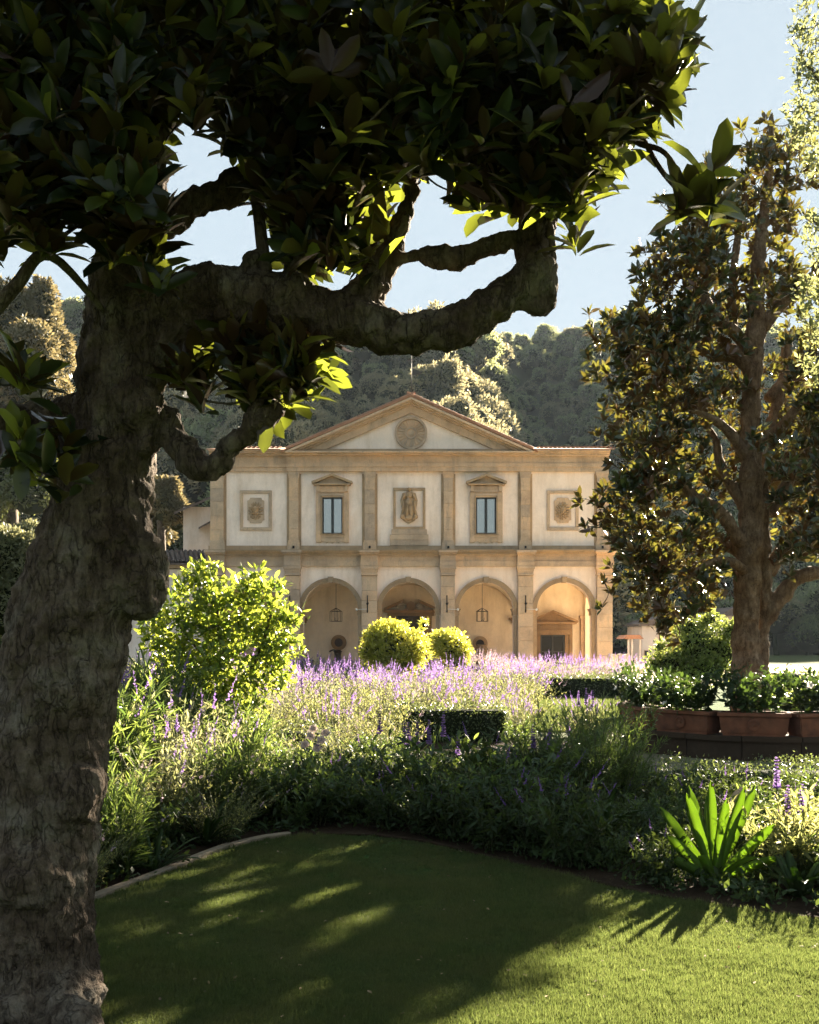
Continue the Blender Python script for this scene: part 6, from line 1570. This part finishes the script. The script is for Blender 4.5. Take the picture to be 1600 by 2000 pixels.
# pale roses
M['rose_pale'] = leafmat('pale_rose_petal', (.60, .48, .42), trans=(.75, .6, .5), tfac=.35, rough=.6, var=.1)
rb = plant('rose_bush', (leafy[1][0],), (*P(615, 1500, 10.2)[:2], 0), 'small rose bush with pale pink blooms left of the dark middle bed', 'shrub', s=.95)
def rose_mesh():
    A_ = Acc()
    for ring_, (k, tilt_, r_) in enumerate(((5, .3, .05), (5, .9, .042), (4, 1.6, .03))):
        a = np.arange(k) * 2 * math.pi / k + ring_; D = np.stack([np.cos(a), np.sin(a), np.full(k, tilt_)], 1); A_.add(*merge(LEAF_L, frames(D, np.array([[0, 0, 1.]] * k), r_, 3), np.zeros((k, 3))))
    return A_.mesh('bloom', [M['rose_pale']])
rm_ = rose_mesh()
for (a, b, d_) in ((612, 1424, 9.9), (607, 1438, 9.8), (628, 1446, 9.8), (620, 1462, 9.8), (596, 1455, 9.9), (636, 1432, 10.0)):
    w_ = P(a, b, d_) - Vector(rb.location); o_ = link('bloom', rm_, rb); o_.matrix_local = (Matrix.Translation(rb.location) @ Matrix.Rotation(rb.rotation_euler.z, 4, 'Z') @ Matrix.Diagonal((*rb.scale, 1))).inverted() @ Matrix.Translation(P(a, b, d_)) @ Matrix.Rotation(R(60), 4, 'X')
# boulder
bm = bmesh.new(); bmesh.ops.create_icosphere(bm, subdivisions=4, radius=1)
for v in bm.verts: v.co *= 1 + .16 * noise.noise(v.co * 1.6) + .05 * noise.noise(v.co * 5); v.co.x *= .16; v.co.y *= .14; v.co.z *= .24
bo = from_bm('boulder', bm, M['stone_grey'], None, True, loc=(*P(1452, 1580, 9.0)[:2], .16)); tag(bo, 'upright grey boulder behind the bright strap leaved plant', 'boulder')

# ------------------------------------------------------------------ lemon tree, clipped citrus balls, round bush
def leaf_tree(name, label, cat, d, blobs_px, mat, shoots, nl, lsize, trunk, base, group=None, nparts=250, spread=(.3, 1.5), core=.45, depth=.9):
    cxp = sum(b[0] for b in blobs_px) / len(blobs_px); X0 = (cxp - 800) / FPX * d; r_ = empty(name, (X0, d, 0)); o_ = Vector(r_.location); tag(r_, label, cat, group)
    tl_2 = []
    for ctrl in trunk:
        s_ = px_curve([(a, b, d + dd, rr) for a, b, dd, rr in ctrl]); s_[:, :3] -= np.array(o_); tl_2.append(s_)
    tubes_ob('trunk', [(s_[:, :3], s_[:, 3]) for s_ in tl_2], M['bark2'], r_, 7)
    sk = np.concatenate(tl_2); cs = []; ax = []; bl = []
    for (a, b, rx, ry, dd) in blobs_px:
        p = np.array(P(a, b, d + dd) - o_); rxx = rx / FPX * d; rz = ry / FPX * d; bl.append((*p, rxx, rxx * depth, rz))
    Bn = np.array(bl); w = Bn[:, 3] * Bn[:, 5]; pk = rng.choice(len(bl), shoots, p=w / w.sum()); D = rdir(shoots); rad = rng.uniform(.25, 1.25, shoots) ** .5
    cs = Bn[pk, :3] + D * Bn[pk, 3:6] * rad[:, None]; ax = norm(D * .9 + rng.normal(0, .4, (shoots, 3)) + np.array([0, 0, .5]))
    L_, M_ = rosettes(cs, ax, nl, lsize, spread=spread); L_ = L_ - np.repeat(0, 1) + rng.normal(0, lsize * .3, L_.shape)
    split_leaves(r_, L_, M_, base, mat, nparts, o_)
    if core:
        V_, F_, T_ = core_np(bl, core, 2); me = np_mesh('solid_core', V_, F_, T_); me.materials.append(M['core']); link('solid_core', me, r_)  # dark filler lobes added so gaps between leaves stay closed
    pick = rng.choice(shoots, min(shoots, 160), replace=False); twigs(r_, cs[pick], ax[pick], sk, M['bark2'], .006, .003, .8)
    return r_
leaf_tree('lemon_tree', 'tall bright yellow green lemon tree beside the near trunk', 'tree', 12.0,
  [(385, 1180, 75, 70, 0), (340, 1230, 55, 60, 0), (440, 1200, 70, 80, .2), (520, 1190, 50, 60, 0), (510, 1118, 12, 22, 0), (400, 1108, 26, 14, 0), (575, 1205, 20, 22, 0), (300, 1240, 26, 34, 0), (545, 1240, 45, 55, 0), (470, 1290, 80, 70, 0), (400, 1320, 70, 60, -.3), (530, 1310, 45, 50, 0), (390, 1130, 40, 26, 0), (500, 1140, 26, 30, 0), (350, 1300, 40, 50, 0), (480, 1370, 50, 30, -.2), (400, 1380, 40, 30, -.3)],
  M['lime'], 820, 8, .115, [[(440, 1530, 0, 7), (440, 1380, 0, 6), (435, 1280, 0, 5), (420, 1170, 0, 4)], [(440, 1370, 0, 4), (500, 1290, 0, 4), (530, 1200, 0, 3)], [(438, 1330, 0, 4), (380, 1260, 0, 3), (350, 1220, 0, 3)]], LEAF_L, nparts=300, core=0)
leaf_tree('citrus_tree', 'large round yellow green citrus ball before the central portal', 'tree', 30.0,
  [(770, 1262, 58, 46, 0), (745, 1275, 36, 34, 0), (805, 1270, 34, 36, 0), (760, 1240, 40, 26, 0), (828, 1220, 6, 12, 0), (790, 1290, 34, 26, 0), (735, 1245, 22, 22, 0), (720, 1270, 18, 20, 0)], M['citrus'], 1500, 9, .12, [[(768, 1364, 0, 4), (770, 1270, 0, 3)]], LEAF_S, 'citrus balls before the portal', 200, core=.55)
leaf_tree('citrus_tree', 'smaller yellow green citrus ball right of the large one', 'tree', 33.0,
  [(880, 1262, 36, 30, 0), (900, 1275, 20, 24, 0), (860, 1250, 20, 18, 0), (885, 1290, 28, 18, 0)], M['citrus'], 700, 9, .12, [[(880, 1353, 0, 3), (880, 1270, 0, 3)]], LEAF_S, 'citrus balls before the portal', 150, core=.55)
leaf_tree('round_bush', 'round green bush behind the troughs left of the second magnolia trunk', 'shrub', 24.0,
  [(1365, 1260, 58, 50, 0), (1315, 1290, 44, 34, 0), (1405, 1280, 45, 55, 0), (1345, 1225, 26, 22, 0), (1385, 1210, 22, 16, 0), (1290, 1262, 12, 14, 0), (1282, 1300, 20, 24, 0), (1425, 1235, 16, 24, 0), (1370, 1310, 76, 34, 0)], M['round_leaf'], 1500, 8, .11, [[(1365, 1391, 0, 4), (1365, 1290, 0, 3)]], LEAF_S, None, 150, core=.55)
leaf_tree('round_bush', 'low sunlit bush behind the troughs at the right edge', 'shrub', 22.0,
  [(1540, 1335, 60, 30, 0), (1600, 1340, 60, 30, 0), (1500, 1345, 40, 30, 0), (1570, 1370, 80, 30, -1)], M['round_leaf'], 420, 9, .085, [[(1540, 1400, 0, 4), (1540, 1340, 0, 3)]], LEAF_S, None, 100, core=.75)
leaf_tree('croton_shrub', 'pale ochre leaved shrub behind the violet bed beside the stone urn', 'shrub', 34.0,
  [(930, 1300, 12, 14, 0), (945, 1306, 10, 10, 0), (915, 1306, 10, 8, 0)], M['brown_leaf'], 60, 6, .2, [[(930, 1350, 0, 3), (930, 1305, 0, 2)]], LEAF_L, None, 60, core=0)

# low ground cover between the plants (nobody could count it)
gc = []
for k in range(3):
    A_ = Acc(); n_ = 46; L_ = np.stack([rng.normal(0, .09, n_), rng.normal(0, .09, n_), rng.uniform(.0, .10, n_)], 1); A_.add(*merge(LEAF_S, frames(rdir(n_, .5), rdir(n_, 1), rng.uniform(.03, .08, n_), 1.0), L_)); gc.append(A_.mesh('cover', [M['dull_leaf']]))
n = 2600; gx = rng.uniform(-5, 5.5, n); gy = rng.uniform(5.2, 14, n)
e_ = np.interp(gx, LAWN_EDGE[:, 0], LAWN_EDGE[:, 1]); ok = (gy > e_ + .25) & ((gx < -1.4) | (gy > 6)) & (np.hypot(gx - RC.x, gy - RC.y) > RR + .1) & ~((gx > 2) & (gy > 11.3))
kx = np.interp(gy, LAWN_EDGE[:25, 1], LAWN_EDGE[:25, 0]); ok &= ~((gx > kx - .12) & (gx < -.9) & (gy < 8.8))
gx, gy = gx[ok], gy[ok]; n = len(gx); s = rng.uniform(.6, 1.3, n)
o_ = scatter_gn('ground_cover', np.stack([gx, gy, np.zeros(n)], 1), np.stack([np.zeros(n), np.zeros(n), rng.uniform(0, 6.28, n)], 1), np.stack([s, s, s], 1), gc, None); tag(o_, 'low dark leafy ground cover between the bed plants', 'ground cover', kind='stuff')

# ------------------------------------------------------------------ evening haze in the valley
hm = bpy.data.materials.new('haze'); hm.use_nodes = True; hn = hm.node_tree; hn.nodes.clear()
ho = hn.nodes.new('ShaderNodeOutputMaterial'); hv = hn.nodes.new('ShaderNodeVolumePrincipled')
hv.inputs['Color'].default_value = (.72, .86, 1.0, 1); hv.inputs['Density'].default_value = .0001; hv.inputs['Anisotropy'].default_value = .1
hn.links.new(hv.outputs[0], ho.inputs['Volume'])
hz = box_ob('haze', hm, None, -1250, 1250, -95, 920, -2.2, 128); tag(hz, kind='stuff')
